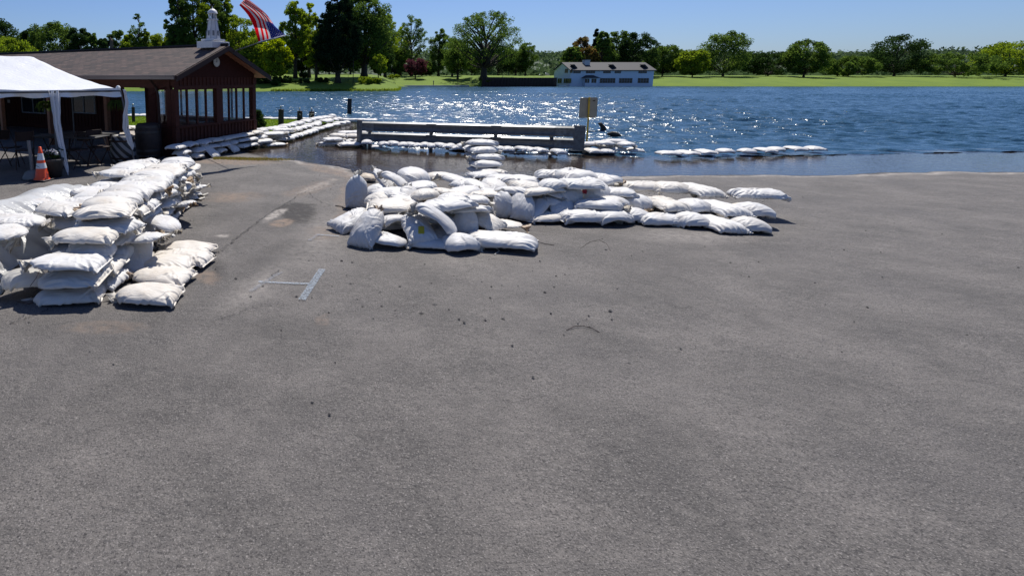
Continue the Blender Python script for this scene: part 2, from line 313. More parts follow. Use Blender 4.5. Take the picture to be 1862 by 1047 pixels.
flat('flood_water', [(-2.6,16.9),(-1.2,14.2),(0,13.3),(1,11.6),(3.5,11.2),(10,11.4),(25,12.3),(60,14.6),(60,17.8),(20,17.0),(12,15.9),(8.6,15.5),(7.83,15.7),(1.95,17.7),(2.45,21),(3.1,27.2),(2.4,28.5),(-.2,28.5),(-.6,24),(-2,19)], WL, M['flood'], kind='structure')
LAKE = np.array([(-400,36),(-80,36),(-10.4,30.8),(-.25,28.4),(2.4,28.4),(3,27.2),(2.3,21),(1.9,17.55),(7.83,15.45),(8.6,15.2),(12,15.4),(20,16.4),(60,17),(700,60),(700,158),(-400,158)])
NRW, NCW = 900, 1300; wy = np.geomspace(15, 158, NRW); wt = np.linspace(-.72, 1.55, NCW); WX = wy[:, None]*wt[None, :]; WY = np.repeat(wy[:, None], NCW, 1)
rgw = np.random.default_rng(77); WH = np.zeros_like(WX)
for k in range(46):
    lam = .22*(6.0**rgw.random()); th = R(75)+rgw.normal(0, .55); kx, ky = np.cos(th)*6.283/lam, np.sin(th)*6.283/lam; amp = .0135*lam**.95*rgw.uniform(.6, 1.3)
    cell = wy*(2.27/NCW); fade = np.clip((lam/np.maximum(cell*2.6, wy*.0068)-.6), 0, 1)[:, None]
    s_ = np.sin(WX*kx+WY*ky+rgw.uniform(0, 6.28)+.6*np.sin(WX*.21*rgw.random()+WY*.17)); WH += amp*fade*(s_-.35*(1-s_*s_)+.2)
gust = .75+.35*wobble(WX, WY*2.2, 34, 6); WH *= np.clip(gust, .35, 1.5)
inl = sdist(WX, WY, LAKE) < .25
WZ = WL+WH*.95-.004
i0 = (np.arange(NRW-1)[:, None]*NCW+np.arange(NCW-1)[None, :]); kp = inl[:-1, :-1] & inl[1:, 1:]; i0 = i0[kp]
fast_mesh('lake', np.stack([WX, WY, WZ], -1).reshape(-1, 3), np.stack([i0, i0+1, i0+NCW+1, i0+NCW], 1), M['lake'], smooth=True, kind='structure')
flat('lake_bed', [(-700,33),(900,33),(900,1200),(-700,1200)], -1.5, M['darkwood'], kind='structure')
# far bank
def shoreY(x): return 92+np.where((x > 66.3) & (x < 102), 10.8, 0)+np.clip(-(x+20)/14, 0, 12)+57/(1+np.exp(-(x-19.5)/1.7))*1.0+.5*np.sin(x*.31)*(x < 22)
def bankZ(x, d):
    nat = 3.3*(1-np.exp(-np.maximum(d, 0)/19.))+.04
    hi = 2.25+1.1*(1-np.exp(-np.maximum(d, 0)/30.))
    k = np.clip((x-46)/3, 0, 1)*np.clip((74-x)/6, 0, 1)*(d > -.1)
    z = nat*(1-k)+hi*k
    return np.where(d < 0, np.maximum(-1.4, d*.5), z)
def bank_pt(u, v):                      # pixel on the far lawn -> world point
    dr = ray(u, v); s = 80.
    while s < 420:
        p = Vector((0,0,CH))+dr*s
        if p.z <= float(bankZ(np.array(p.x), np.array(p.y-float(shoreY(p.x))))): return p
        s += .25
    return Vector((0,0,CH))+dr*190
bx = np.concatenate([np.linspace(-500, -60, 30), np.linspace(-58, 66.2, 230), np.linspace(66.35, 90, 40), np.linspace(95, 700, 40)]); bd = np.concatenate([np.linspace(-3, 2, 14), np.linspace(2.5, 60, 50), np.linspace(70, 900, 20)])
BX, BD = np.meshgrid(bx, bd); BZ = bankZ(BX, BD)+.10*wobble(BX, BD, 9, 4)*(BD > 1)*np.clip(BD/10, 0, 1); BY = shoreY(BX)+BD
ny, nx = BX.shape; i0 = (np.arange(ny-1)[:, None]*nx+np.arange(nx-1)[None, :]).ravel()
M['lawn'] = mat('far_lawn_grass', (.13, .195, .016), .9, noise=(.12, .8, (.085, .145, .014)), bump=(2.5, .7, .15), spec=.2)
M['lawn2'] = mat('near_lawn_grass', (.11, .18, .018), .9, noise=(2.2, .8, (.07, .12, .015)), bump=(40, .8, .03), spec=.2)
fast_mesh('far_bank', np.stack([BX, BY, BZ], -1).reshape(-1, 3), np.stack([i0, i0+1, i0+nx+1, i0+nx], 1), M['lawn'], smooth=True, kind='structure')
# near lawn sheet behind the pavilion
LAWN = [(-40,36.5),(-13,31.8),(-9.8,30.75),(.15,28.0),(1.6,27.2),(.5,25.2),(-.4,21.9),(-1.25,19.1),(-2.0,19.35),(-8.6,23.4),(-40,43-7)]
lm = bmesh.new(); lm.faces.new([lm.verts.new((x, y, .012)) for x, y in LAWN]); me = bpy.data.meshes.new('lawn'); bmesh.ops.triangulate(lm, faces=lm.faces[:]); lm.to_mesh(me); me.materials.append(M['lawn2']); o = bpy.data.objects.new('lawn', me); COL.objects.link(o); o['kind'] = 'structure'
def blades(name, n, region, h, mat_, seed, wid=.012):
    rg = np.random.default_rng(seed); P0 = region(rg, n); n = len(P0)
    a = rg.uniform(0, 6.28, n); hh = h*rg.uniform(.4, 1.2, n); ln = rg.normal(0, .4, (n, 2))*hh[:, None]
    v = np.zeros((n, 3, 3)); v[:, 0] = P0; v[:, 1] = P0; v[:, 2] = P0; v[:, 0, 0] += np.cos(a)*wid; v[:, 0, 1] += np.sin(a)*wid; v[:, 1, 0] -= np.cos(a)*wid; v[:, 1, 1] -= np.sin(a)*wid
    v[:, 2, :2] += ln; v[:, 2, 2] += hh
    return fast_mesh(name, v.reshape(-1, 3), np.arange(3*n).reshape(n, 3), mat_, kind='stuff', label='short green grass of the lawn beside the pavilion' , cat='grass')
M['blade'] = leaf_mat('grass_blades', (.09, .17, .015), (.17, .23, .03), .4)
M['dryblade'] = leaf_mat('dry_grass_blades', (.16, .17, .04), (.30, .24, .09), .3)
def lawn_region(rg, n):
    x = rg.uniform(-12, 1.7, n*3); y = rg.uniform(19, 31.5, n*3); k = sdist(x, y, np.array(LAWN)) < 0; return np.stack([x[k], y[k], 0*x[k]+.01], 1)[:n]
blades('grass', 26000, lawn_region, .07, M['blade'], 1)
def strip_region(rg, n):
    u = 388+(rg.beta(1.1, 2.0, n))*150; v = 289.5+(u-440)*.018+rg.normal(0, 1.0, n)
    return np.array([list(P(a, b_, 0)) for a, b_ in zip(u, v)])
o = blades('grass', 2600, strip_region, .05, M['dryblade'], 2, .009); o['label'] = 'thin strip of yellowing grass at the edge of the flood water'
# cracks and paint on the asphalt
def strip(name, pts, wid, m, z=.004, jit=0.0, seed=0, sub=8, kind='structure', **k):
    rg = random.Random(seed); c_ = []
    for a, b_ in zip(pts[:-1], pts[1:]):
        for q in range(sub): t = q/sub; c_.append(Vector(a)*(1-t)+Vector(b_)*t)
    c_.append(Vector(pts[-1])); vs = []
    for i, p in enumerate(c_):
        d = (c_[min(i+1, len(c_)-1)]-c_[max(i-1, 0)]); d.z = 0; d.normalize(); nrm = Vector((-d.y, d.x, 0))
        off = nrm*rg.uniform(-jit, jit); w_ = wid*(1 if not jit else rg.uniform(.4, 1.3)); 
        for s_ in (-1, 1): q = p+off+nrm*w_*s_/2; vs.append((q.x, q.y, z+.008*0))
    return mesh_obj(name, vs, [(2*i, 2*i+1, 2*i+3, 2*i+2) for i in range(len(c_)-1)], m, kind=kind, **k)
def worn(name, col, lo=.42, hi=.6, sc=28):
    m = bpy.data.materials.new(name); m.use_nodes = True; nt = m.node_tree; b = nt.nodes['Principled BSDF']; b.inputs['Base Color'].default_value = (*col, 1); b.inputs['Roughness'].default_value = .8
    tc = N(nt, 'ShaderNodeTexCoord'); t = N(nt, 'ShaderNodeTexNoise', i_Scale=sc, i_Detail=6, i_Roughness=.75); nt.links.new(tc.outputs['Object'], t.inputs['Vector'])
    mr = N(nt, 'ShaderNodeMapRange', i_From_Min=lo, i_From_Max=hi); nt.links.new(t.outputs[0], mr.inputs[0]); nt.links.new(mr.outputs[0], b.inputs['Alpha']); return m
M['paint'] = worn('worn_blue_white_paint', (.31, .37, .44), .36, .74, 55); M['paint_faint'] = worn('faint_paint', (.26, .28, .32), .42, .80, 55); M['crack'] = worn('crack_dirt', (.04, .036, .034), .44, .60, 22)
for pts, wd, m_, lb in (([(470,514),(520,516.5),(567,518)], .045, 'paint', 'straight pale blue crossbar line painted on the asphalt in front of sandbag row'), ([(586,491),(568,518),(549,547)], .075, 'paint', 'thick pale blue slanting line painted at the right end of the crossbar'), ([(512,496),(484,513),(455,532)], .05, 'paint_faint', 'faded slanting line painted at the left end of the crossbar'), ([(580,427),(562,439)], .06, 'paint_faint', 'short faded line painted near the sandbag pile, slanting'), ([(576,428),(616,431)], .04, 'paint', 'short pale line painted toward the sandbag pile, level')):
    pp = [P(u, v) for u, v in pts]; zz = .014
    strip('painted_line', pp, wd, M[m_], z=zz, label=lb, sub=4)
for pts, wd in (([(352,482),(395,462),(420,441),(452,418),(470,404),(484,392)], .035), ([(484,392),(520,372),(548,352),(590,338),(640,330)], .03), ([(508,492),(498,500),(488,510)], .02), ([(560,350),(572,362),(598,374)], .03), ([(597,374),(625,376),(650,372)], .025), ([(20,590),(60,575),(95,560)], .02), ([(380,590),(460,560),(520,548)], .012)):
    strip('asphalt_crack', [P(u, v) for u, v in pts], wd, M['crack'], z=.0125, jit=.02, seed=int(pts[0][0]), sub=10)
# pebbles
rg = np.random.default_rng(5); n = 900; pv = []; pf = []
for i in range(n):
    if i < 120: q = P(rg.uniform(380, 1115), rg.uniform(455, 596))
    elif i < 700: q = Vector((rg.uniform(-5, 9), rg.uniform(3, 13), 0))
    else: q = P(rg.uniform(380, 700), rg.uniform(296, 330))
    if sdist(np.array(q.x), np.array(q.y), WATER) < .1: continue
    r_ = .004+.012*rg.random()**3*(1.5 if i < 120 else 1); b0 = len(pv)
    for dx, dy, dz in ((1,0,0),(0,1,0),(-1,0,0),(0,-1,0),(0,0,1),(0,0,-1)): pv.append((q.x+dx*r_*rg.uniform(.6,1.3), q.y+dy*r_*rg.uniform(.6,1.3), .006+dz*r_*.6))
    pf += [(b0+a, b0+b_, b0+c_) for a, b_, c_ in ((0,1,4),(1,2,4),(2,3,4),(3,0,4),(1,0,5),(2,1,5),(3,2,5),(0,3,5))]
mesh_obj('pebbles', pv, pf, mat('pebble', (.03, .028, .027), .8, noise=(9, .8, (.14, .13, .12))), kind='stuff', label='small dark stones and grit scattered over the asphalt', cat='gravel')
# distant hills with woods
hx = np.linspace(-700, 1300, 160); hy = np.linspace(330, 1000, 14); HX, HY = np.meshgrid(hx, hy)
def hillZ(x, y): return 2+(30+5*wobble(x, y, 700, 11))*np.clip((y-340)/420, 0, 1)**.8
HZ = hillZ(HX, HY); ny, nx = HX.shape; i0 = (np.arange(ny-1)[:, None]*nx+np.arange(nx-1)[None, :]).ravel()
M['hill'] = mat('hill_green', (.05, .075, .03), .95, noise=(.02, .8, (.03, .05, .025)))
fast_mesh('hills', np.stack([HX, HY, HZ], -1).reshape(-1, 3), np.stack([i0, i0+1, i0+nx+1, i0+nx], 1), M['hill'], smooth=True, kind='structure')
# ------------------------------------------------------------------ trees
def leaf_quads(C, Rr, n, size, rg, flat_=.8):
    """n leaves scattered round each centre C (k,3), radius Rr (k,)"""
    k = len(C); idx = np.repeat(np.arange(k), n); m_ = len(idx)
    d = rg.normal(0, 1, (m_, 3)); d /= np.linalg.norm(d, axis=1, keepdims=True); rr = rg.random(m_)**.45
    p = C[idx]+d*(rr*Rr[idx])[:, None]*np.array([1, 1, flat_])
    a = rg.normal(0, 1, (m_, 3)); a /= np.linalg.norm(a, axis=1, keepdims=True); b_ = np.cross(a, rg.normal(0, 1, (m_, 3))); b_ /= np.linalg.norm(b_, axis=1, keepdims=True)
    s = (size*rg.uniform(.55, 1.25, m_))[:, None]
    return np.stack([p-a*s, p+b_*s*.55, p+a*s, p-b_*s*.55], 1).reshape(-1, 3)
LM = {'green': leaf_mat('leaf_green', (.055, .10, .026), (.10, .155, .04)), 'light': leaf_mat('leaf_light', (0.109, 0.174, 0.026), (0.174, 0.232, 0.043), .5), 'yellow': leaf_mat('leaf_yellow_green', (0.160, 0.232, 0.022), (0.246, 0.304, 0.043), .5),
      'dark': leaf_mat('leaf_dark', (0.023, 0.049, 0.017), (0.043, 0.075, 0.023), .3), 'spruce': leaf_mat('needles_dark', (0.012, 0.026, 0.013), (0.026, 0.046, 0.020), .15), 'purple': leaf_mat('leaf_purple', (.06, .022, .03), (.11, .045, .05)), 'rust': leaf_mat('leaf_rust', (0.160, 0.094, 0.036), (0.102, 0.109, 0.036)), 'hazy': leaf_mat('leaf_hazy', (.05, .08, .04), (.075, .11, .055), .35)}
PROF = {'round': lambda t: np.sqrt(np.maximum(0, 1-(2*t-1)**2))**.8, 'oval': lambda t: np.sin(np.pi*np.clip(t, 0, 1)**.85)**.6, 'cone': lambda t: (1-t)**.75*np.minimum(1, t*8+.3), 'spread': lambda t: np.sqrt(np.maximum(0, 1-t**2.6))*np.minimum(1, .55+t*1.2), 'column': lambda t: np.minimum(1, t*5+.2)*(1-t**3)**.8}
def tree(name, base, H, W, prof='round', leaf='green', trunk=.2, k=60, n=150, dens=.17, size=.24, seed=0, inner=.15, label='', cat='tree', group=None, tr=None, branches=True, small=False):
    n = int(n*1.2); k = int(k*1.5); size = size*.86; rg = np.random.default_rng(seed+100)
    root = empty(name, base, label=label, cat=cat, group=group)
    z0 = trunk*H; hc = H-z0; t = rg.uniform(.03, .97, k*3); pr = PROF[prof](t)
    keep = rg.random(k*3) < (.25+.75*pr); t = t[keep][:k]; pr = pr[keep][:k]; kk = len(t)
    r_ = np.sqrt(rg.uniform(inner, 1, kk))*pr*W/2*rg.uniform(.82, 1.12, kk); a = rg.uniform(0, 6.28, kk)
    C = np.stack([np.cos(a)*r_, np.sin(a)*r_, z0+t*hc], 1)
    Rr = dens*W*rg.uniform(.55, 1.15, kk)*(.5+.5*pr); Rr = np.minimum(Rr, H*.16)
    V_ = leaf_quads(C, Rr, n, size, rg)
    fast_mesh('crown', V_, np.arange(len(V_)).reshape(-1, 4), LM[leaf], root)
    b_ = MB(); tr = tr or H*.022; lean = rg.normal(0, .015*H, 2)
    top = .93 if prof in ('cone', 'column', 'oval') else .62
    sp_ = [Vector((lean[0]*q*q, lean[1]*q*q, H*q*top-.3)) for q in (0, .08, .3, .6, 1)]
    b_.tube(sp_, [tr*1.7, tr*1.1, tr*.9, tr*.6, tr*.2], 7)
    if branches:
        for i in range(min(kk, 48)):
            zb = max(z0*.75, C[i, 2]-r_[i]*rg.uniform(.5, 1.1)-.05*H); zb = min(zb, H*top*.95); q = zb/(H*top)
            s0 = Vector((lean[0]*q*q, lean[1]*q*q, zb)); e = Vector(C[i]); mdl = s0.lerp(e, .5)+Vector((0, 0, .03*H*rg.normal()))
            b_.tube([s0, mdl, e], [tr*.42*(1.1-q*.7), tr*.26, tr*.08], 5, cap=False)
    b_.build('trunk', M['grey_tree'], root, smooth=True)
    return root
def btree(name, u, vb, vt, wpx, Yd=None, **k):
    """tree with its foot at pixel (u, vb), top at vt, wpx wide; Yd = distance when the foot is hidden"""
    if Yd: 
        x = (u-CX)/F*Yd; d = Yd-float(shoreY(x)); z = float(bankZ(np.array(x), np.array(d))) if d > 0 else 0; p = Vector((x, Yd, z))
    else: p = bank_pt(u, vb)
    top = PY(u, vt, p.y); H = top.z-p.z; W = wpx/F*p.y/math.cos(PITCH)*.97
    return tree(name, p, H, W, **k)
# --- trees behind the pavilion roof (feet hidden), left to right
GT = 'trees on the far shore'
T = lambda *a, **k: btree(*a, group=GT, **k)
T('broadleaf_tree', 10, 0, 38, 75, 118, leaf='dark', k=70, seed=1, trunk=.1, label='dark round tree at the left edge of the photo, behind the roof', inner=.4)
T('broadleaf_tree', 48, 0, 58, 55, 125, leaf='green', k=50, seed=31, trunk=.1, label='lower dark tree between the leftmost tree and the broad domed one')
T('broadleaf_tree', 22, 0, 72, 92, 100, leaf='light', k=70, n=200, seed=2, trunk=.1, label='low bright yellow green tree rising just above the white tent', inner=.5)
T('broadleaf_tree', 104, 0, 43, 78, 120, leaf='green', k=75, seed=3, trunk=.1, label='broad domed dark green tree above the left part of the roof', inner=.4)
T('broadleaf_tree', 72, 0, 52, 45, 124, leaf='dark', k=45, seed=33, trunk=.1, label='small dark tree leaning on the left side of the domed tree')
T('broadleaf_tree', 155, 0, 52, 50, 118, leaf='dark', k=55, seed=4, trunk=.1, label='dark tree right of the broad domed tree, above the roof')
T('broadleaf_tree', 183, 0, 60, 34, 117, leaf='green', k=45, seed=5, trunk=.1, label='small green tree left of the brown broken snag')
T('broadleaf_tree', 224, 0, 57, 46, 125, leaf='green', k=50, seed=6, trunk=.1, label='green tree right of the brown broken snag')
T('sapling_tree', 259, 0, 25, 34, 112, prof='column', leaf='green', k=30, n=45, dens=.16, seed=7, trunk=.45, label='thin sparse tree standing above the low hedge of trees behind the roof', size=.2)
for i, (u, vt, wd, lf) in enumerate(((245, 63, 45, 'light'), (276, 60, 45, 'light'), (302, 62, 50, 'light'), (330, 66, 40, 'green'), (203, 60, 34, 'dark'))):
    T('broadleaf_tree', u, 0, vt, wd, 116-3*i, leaf=lf, k=45, seed=40+i, trunk=.1, label='low leafy tree over the roof ridge, ' + ('below the thin sparse tree', 'right of the thin sparse tree', 'left of the tall airy trees', 'at the foot of the tall airy trees', 'just beside the brown snag')[i])
for i, (u, vt, wd) in enumerate(((330, -18, 48), (358, -30, 58), (388, -25, 56), (412, -10, 44))):
    T('poplar_tree', u, 0, vt, wd, 106+3*i, prof='oval', leaf='light' if i % 2 else 'green', k=110, n=110, dens=.14, seed=50+i, trunk=.22, size=.19, label='tall airy tree cut by the top of the photo, ' + ('left one of four', 'second of four from the left', 'directly behind the lighthouse ornament', 'right of the lighthouse ornament')[i])
sn = PY(204, 120, 90); s_ = MB().tube([sn, PY(203, 90, 90), PY(203, 76, 90), PY(200, 68, 90)], [.35, .3, .26, .05], 8).tube([PY(203, 78, 90), PY(206, 72, 90)], [.15, .04], 6)
s_.build('tree_snag', mat('dead_wood', (.16, .10, .06), .9, noise=(3, .6, (.09, .06, .04))), label='short brown broken tree snag above the roof ridge', cat='dead tree')
T('broadleaf_tree', 440, 0, 30, 70, 112, leaf='light', k=60, n=80, dens=.13, seed=8, trunk=.2, label='airy light green tree behind the waving flag')
T('broadleaf_tree', 468, 0, 72, 60, 104, leaf='light', k=60, seed=9, trunk=.1, label='low light green tree below the waving flag')
T('broadleaf_tree', 500, 151, 70, 56, leaf='yellow', k=60, n=110, dens=.15, seed=10, trunk=.12, label='yellow green tree right of the pavilion roof tip')
T('broadleaf_tree', 537, 143, -2, 50, prof='oval', leaf='light', k=62, n=85, dens=.16, seed=11, trunk=.28, tr=.38, label='tall slim tree with a dark straight trunk left of the round bush')
T('broadleaf_tree', 562, 141, 5, 46, prof='oval', leaf='yellow', k=55, n=70, dens=.15, seed=12, trunk=.12, label='tall yellow green airy tree between slim tree and spruce')
T('broadleaf_tree', 575, 147, 30, 40, prof='oval', leaf='light', k=45, n=80, seed=13, trunk=.25, tr=.26, label='light green tree with thin trunk standing just left of the spruce')
T('spruce_tree', 614, 151, -16, 88, prof='column', leaf='spruce', k=150, n=150, dens=.11, seed=14, trunk=.14, tr=.45, label='big almost black spruce with a thick bare trunk foot', inner=.25)
T('maple_tree', 662, 141, -14, 112, prof='oval', leaf='green', k=150, n=130, dens=.12, seed=15, trunk=.17, tr=.6, label='big spreading dark green tree right of the spruce, thick trunk')
T('maple_tree', 700, 141, 24, 44, prof='oval', leaf='light', k=60, n=90, seed=16, trunk=.18, label='lighter green tree on the right edge of the big tree group')
T('young_tree', 688, 148, 100, 34, leaf='light', k=30, n=60, seed=17, trunk=.3, tr=.12, label='small young tree with thin trunk left of the wooden dock', size=.18)
T('broadleaf_tree', 748, 139, 27, 56, prof='spread', leaf='green', k=80, n=60, dens=.11, seed=18, trunk=.25, label='tall airy tree rising behind the purple leaved tree')
T('broadleaf_tree', 728, 138, 45, 34, prof='oval', leaf='yellow', k=45, n=90, seed=38, trunk=.15, label='yellow green narrow tree just left of the tall airy tree')
T('conifer_tree', 726, 137, 92, 36, prof='cone', leaf='spruce', k=50, n=90, seed=19, trunk=.1, label='small dark conifer behind and left of the purple leaved tree')
T('plum_tree', 755, 144, 107, 40, leaf='purple', k=60, n=90, dens=.15, seed=20, trunk=.22, tr=.2, size=.2, label='small round tree with purple leaves alone on the lawn')
T('broadleaf_tree', 797, 137, 51, 42, prof='oval', leaf='green', k=75, n=110, dens=.15, seed=21, trunk=.1, label='dense green tree left of the wide spreading oak, in back')
T('broadleaf_tree', 822, 139, 66, 40, prof='oval', leaf='green', k=55, n=90, seed=22, trunk=.1, label='mid green tree filling the gap left of the spreading oak')
T('broadleaf_tree', 832, 144, 72, 52, prof='oval', leaf='green', k=70, n=100, dens=.16, seed=23, trunk=.16, tr=.28, label='rounded green tree with short trunk in front, left of the oak')
T('oak_tree', 879, 142, 22, 146, prof='spread', leaf='green', k=190, n=45, dens=.07, seed=24, trunk=.2, tr=.85, size=.27, label='widest tree, an open spreading oak with visible limbs', inner=.1)
for i, (u, vt, wd, lf) in enumerate(((858, 90, 55, 'green'), (905, 84, 58, 'dark'), (937, 92, 46, 'green'), (955, 78, 34, 'green'))):
    T('broadleaf_tree', u, 137, vt, wd, leaf=lf, k=60, n=90, seed=60+i, trunk=.1, label='dark tree in the row behind the spreading oak, ' + ('left of its trunk', 'right of its trunk', 'near its right edge', 'at the far right end')[i])
for i, (u, vt, wd, lf, pr) in enumerate(((1033, 86, 36, 'green', 'round'), (1046, 66, 46, 'rust', 'oval'), (1072, 52, 27, 'spruce', 'cone'), (1085, 55, 30, 'green', 'oval'), (1093, 78, 34, 'green', 'round'), (1113, 57, 46, 'green', 'round'), (1058, 88, 40, 'rust', 'round'), (1150, 60, 62, 'dark', 'round'), (1196, 84, 60, 'green', 'round'), (1250, 92, 50, 'light', 'round'), (1305, 58, 84, 'green', 'spread'), (1385, 96, 90, 'dark', 'round'), (1450, 72, 64, 'green', 'oval'), (1530, 104, 90, 'green', 'oval'), (1612, 66, 90, 'dark', 'oval'), (1722, 98, 120, 'green', 'round'), (1812, 78, 90, 'light', 'oval'))):
    T('conifer_tree' if pr == 'cone' else 'broadleaf_tree', u, 0, vt, wd, 176+(i % 3)*5, prof=pr, leaf=lf, k=80, n=75, dens=.15, seed=70+i, trunk=.1, size=.34, inner=.35, label=('green tree at the left corner of the white house', 'reddish brown tree rising over the left end of the house', 'dark pointed conifer behind the house chimney', 'thin topped green tree right of the dark conifer', 'low green tree right of the house chimney', 'round green tree behind the right part of the house', 'low rusty brown tree just over the house roof', 'dark round tree at the right end of the house', 'green tree right of the house', 'light green tree right of the house group', 'wide green tree on the far right shore, nearest the house', 'dark wide tree on the far right shore', 'green round tree between dark ones on the far right shore', 'oval green tree on the far right shore', 'dark tree near the right end of the shore', 'second last green tree on the right shore', 'last green tree at the right edge')[i])
for i, (u, vt, wd, lf) in enumerate(((425, 62, 50, 'green'), (452, 58, 50, 'dark'), (482, 88, 46, 'green'), (512, 64, 44, 'green'), (548, 52, 46, 'dark'), (578, 60, 50, 'green'), (598, 72, 44, 'dark'), (636, 60, 46, 'green'), (690, 66, 46, 'dark'), (716, 84, 40, 'green'), (772, 112, 36, 'green'))):
    T('broadleaf_tree', u, 0, vt, wd, (138+(i % 3)*6) if u < 700 else 188, leaf=lf, k=70, n=120, dens=.15, seed=200+i, trunk=.08, inner=.3, label='background tree filling the gap '+('under the left corner of the flag', 'between the lighthouse and the flag', 'above the right tip of the roof', 'left of the tall slim tree', 'right of the tall slim tree', 'behind the thin trunk left of the spruce', 'directly behind the left side of the spruce', 'between the spruce and big maple', 'behind the right side of the maple', 'left of the small dark conifer', 'right of the purple leaved tree')[i])
# far woods on the hills: one mass nobody could count
rg = np.random.default_rng(9); n = 3400; x = rg.uniform(-650, 1250, n); y = rg.uniform(345, 860, n); C = np.stack([x, y, hillZ(x, y)+3], 1)
V_ = leaf_quads(C, rg.uniform(5, 11, n), 15, 2.0, rg, .7); fast_mesh('far_woods', V_, np.arange(len(V_)).reshape(-1, 4), LM['hazy'], kind='stuff', label='hazy green wooded hills beyond the lake', cat='woods')
n = 700; x = rg.uniform(45, 420, n); y = rg.uniform(205, 330, n); C = np.stack([x, y, 3+0*x], 1)
V_ = leaf_quads(C, rg.uniform(3, 6, n), 25, 1.3, rg, .8); fast_mesh('low_woods', V_, np.arange(len(V_)).reshape(-1, 4), LM['hazy'], kind='stuff', label='low belt of paler bushes and trees behind the right lawn', cat='woods')
n = 500; x = rg.uniform(-330, -5, n); y = rg.uniform(150, 240, n); C = np.stack([x, y, 4+0*x], 1)
V_ = leaf_quads(C, rg.uniform(3, 6, n), 40, 1.0, rg, .8); fast_mesh('back_woods', V_, np.arange(len(V_)).reshape(-1, 4), LM['dark'], kind='stuff', label='dark woods filling in behind the lawn trees on the left', cat='woods')
# bushes
def bush(u, vb, h, wpx, leaf, seed, label, tight=1.0, name='bush'):
    p = bank_pt(u, vb); rg = np.random.default_rng(seed); W = wpx/F*p.y; k = 26
    d = rg.normal(0, 1, (k, 3)); d /= np.linalg.norm(d, axis=1, keepdims=True); C = d*np.array([W*.33, W*.33, h*.3])*tight; C[:, 2] += h*.5; C[:, 2] = np.abs(C[:, 2])
    V_ = leaf_quads(C, np.full(k, min(W, h)*.3), 130, .13, rg)
    root = empty(name, p, label=label, cat='bush', group='bushes on the far lawn'); fast_mesh('crown', V_, np.arange(len(V_)).reshape(-1, 4), LM[leaf], root); MB().tube([(0,0,-.2),(0,0,h*.5)], .05, 6).build('stem', M['grey_tree'], root)
bush(552, 143, 1.35, 20, 'dark', 1, 'neat round dark bush on the far lawn between two trunks', .8)
for i, (u, vb, h, wd, lf) in enumerate(((520, 150, 1.2, 40, 'dark'), (548, 152, .8, 50, 'dark'), (500, 156, 1.6, 20, 'dark'), (663, 153, 1.4, 34, 'light'), (683, 152, 1.0, 30, 'light'), (478, 153, 1.3, 40, 'dark'), (884, 152, 1.5, 22, 'light'), (585, 150, .9, 40, 'dark'), (716, 143, 1.2, 30, 'light'))):
    bush(u, vb, h, wd, lf, 10+i, ('dark low bush left of the slim tall tree', 'long low dark hedge clump below the round bush', 'dark waterside shrub near the pavilion corner', 'loose light shrub left of the wooden dock', 'loose light shrub directly behind the wooden dock', 'dark shrub mass right beside the pavilion roof tip', 'light shrub on the bank below the spreading oak', 'dark low shrub left of the spruce trunk', 'light wispy shrub right of the young tree')[i])
rgb = np.random.default_rng(3); x = np.linspace(-6, 19, 160); C = np.stack([x, shoreY(x)+.3, .15+.1*rgb.random(160)], 1)
V_ = leaf_quads(C, rgb.uniform(.15, .45, 160), 26, .10, rgb); fast_mesh('bank_weeds', V_, np.arange(len(V_)).reshape(-1, 4), LM['light'], kind='stuff', label='ragged green weeds along the left far waterline', cat='weeds')
# ------------------------------------------------------------------ far shore things
def on_bank_box(name, u0, u1, v0, v1, Y0, dep, m, **k):
    a = PY(u0, v1, Y0); b_ = PY(u1, v0, Y0); return MB().box(a.x, b_.x, Y0, Y0+dep, a.z, b_.z).build(name, m, **k)
MB().box(25.6, 43, 148.2, 148.9, -.3, .28).build('seawall', mat('pale_concrete', (.5, .48, .44), .8, noise=(2, .5, (.35, .33, .3))), label='low pale concrete seawall along the right far lawn', cat='seawall', bevel=.05)
rw = MB().box(46.5, 66.25, 148.0, 148.9, -.5, 2.3).box(65.6, 66.26, 148.9, 160.5, -.5, 2.28)
for i in range(24): rw.box(46.6+i*.8, 46.75+i*.8, 147.85, 148.01, -.5, 2.25)
rw.build('retaining_wall', mat('dark_timber_wall', (.05, .03, .022), .85, noise=(1.5, .8, (.025, .018, .015)), bump=(3, .6, .1)), label='dark timber retaining wall holding the lawn left of the house', cat='retaining wall')
dk = empty('dock', (0,0,0), label='small wooden dock with dark benches on the far shore', cat='dock')
a = P(680, 160, .2); Y0 = a.y
dk.location = (a.x, Y0, 0)
MB().box(0, 4.6, 0, 2.2, .12, .26).build('deck_boards', M['plank'], dk)
for x_ in (.2, 2.3, 4.4):
    for y_ in (.15, 2.0): MB().tube([(x_, y_, -1), (x_, y_, .12)], .08, 7).build('leg', M['darkwood'], dk)
for z_, l0, l1, mm in ((.55, 1.2, 4.6, 'darkwood'), (.95, 1.6, 4.6, 'darkwood'), (.62, 3.2, 4.6, 'plank'), (1.25, 3.4, 4.5, 'plank')): MB().box(l0, l1, 1.2, 1.6, z_, z_+.12).build('bench_plank', M[mm], dk)
for x_ in (1.3, 2.9, 4.5): MB().box(x_, x_+.1, 1.3, 1.4, .26, 1.2).build('bench_post', M['darkwood'], dk)
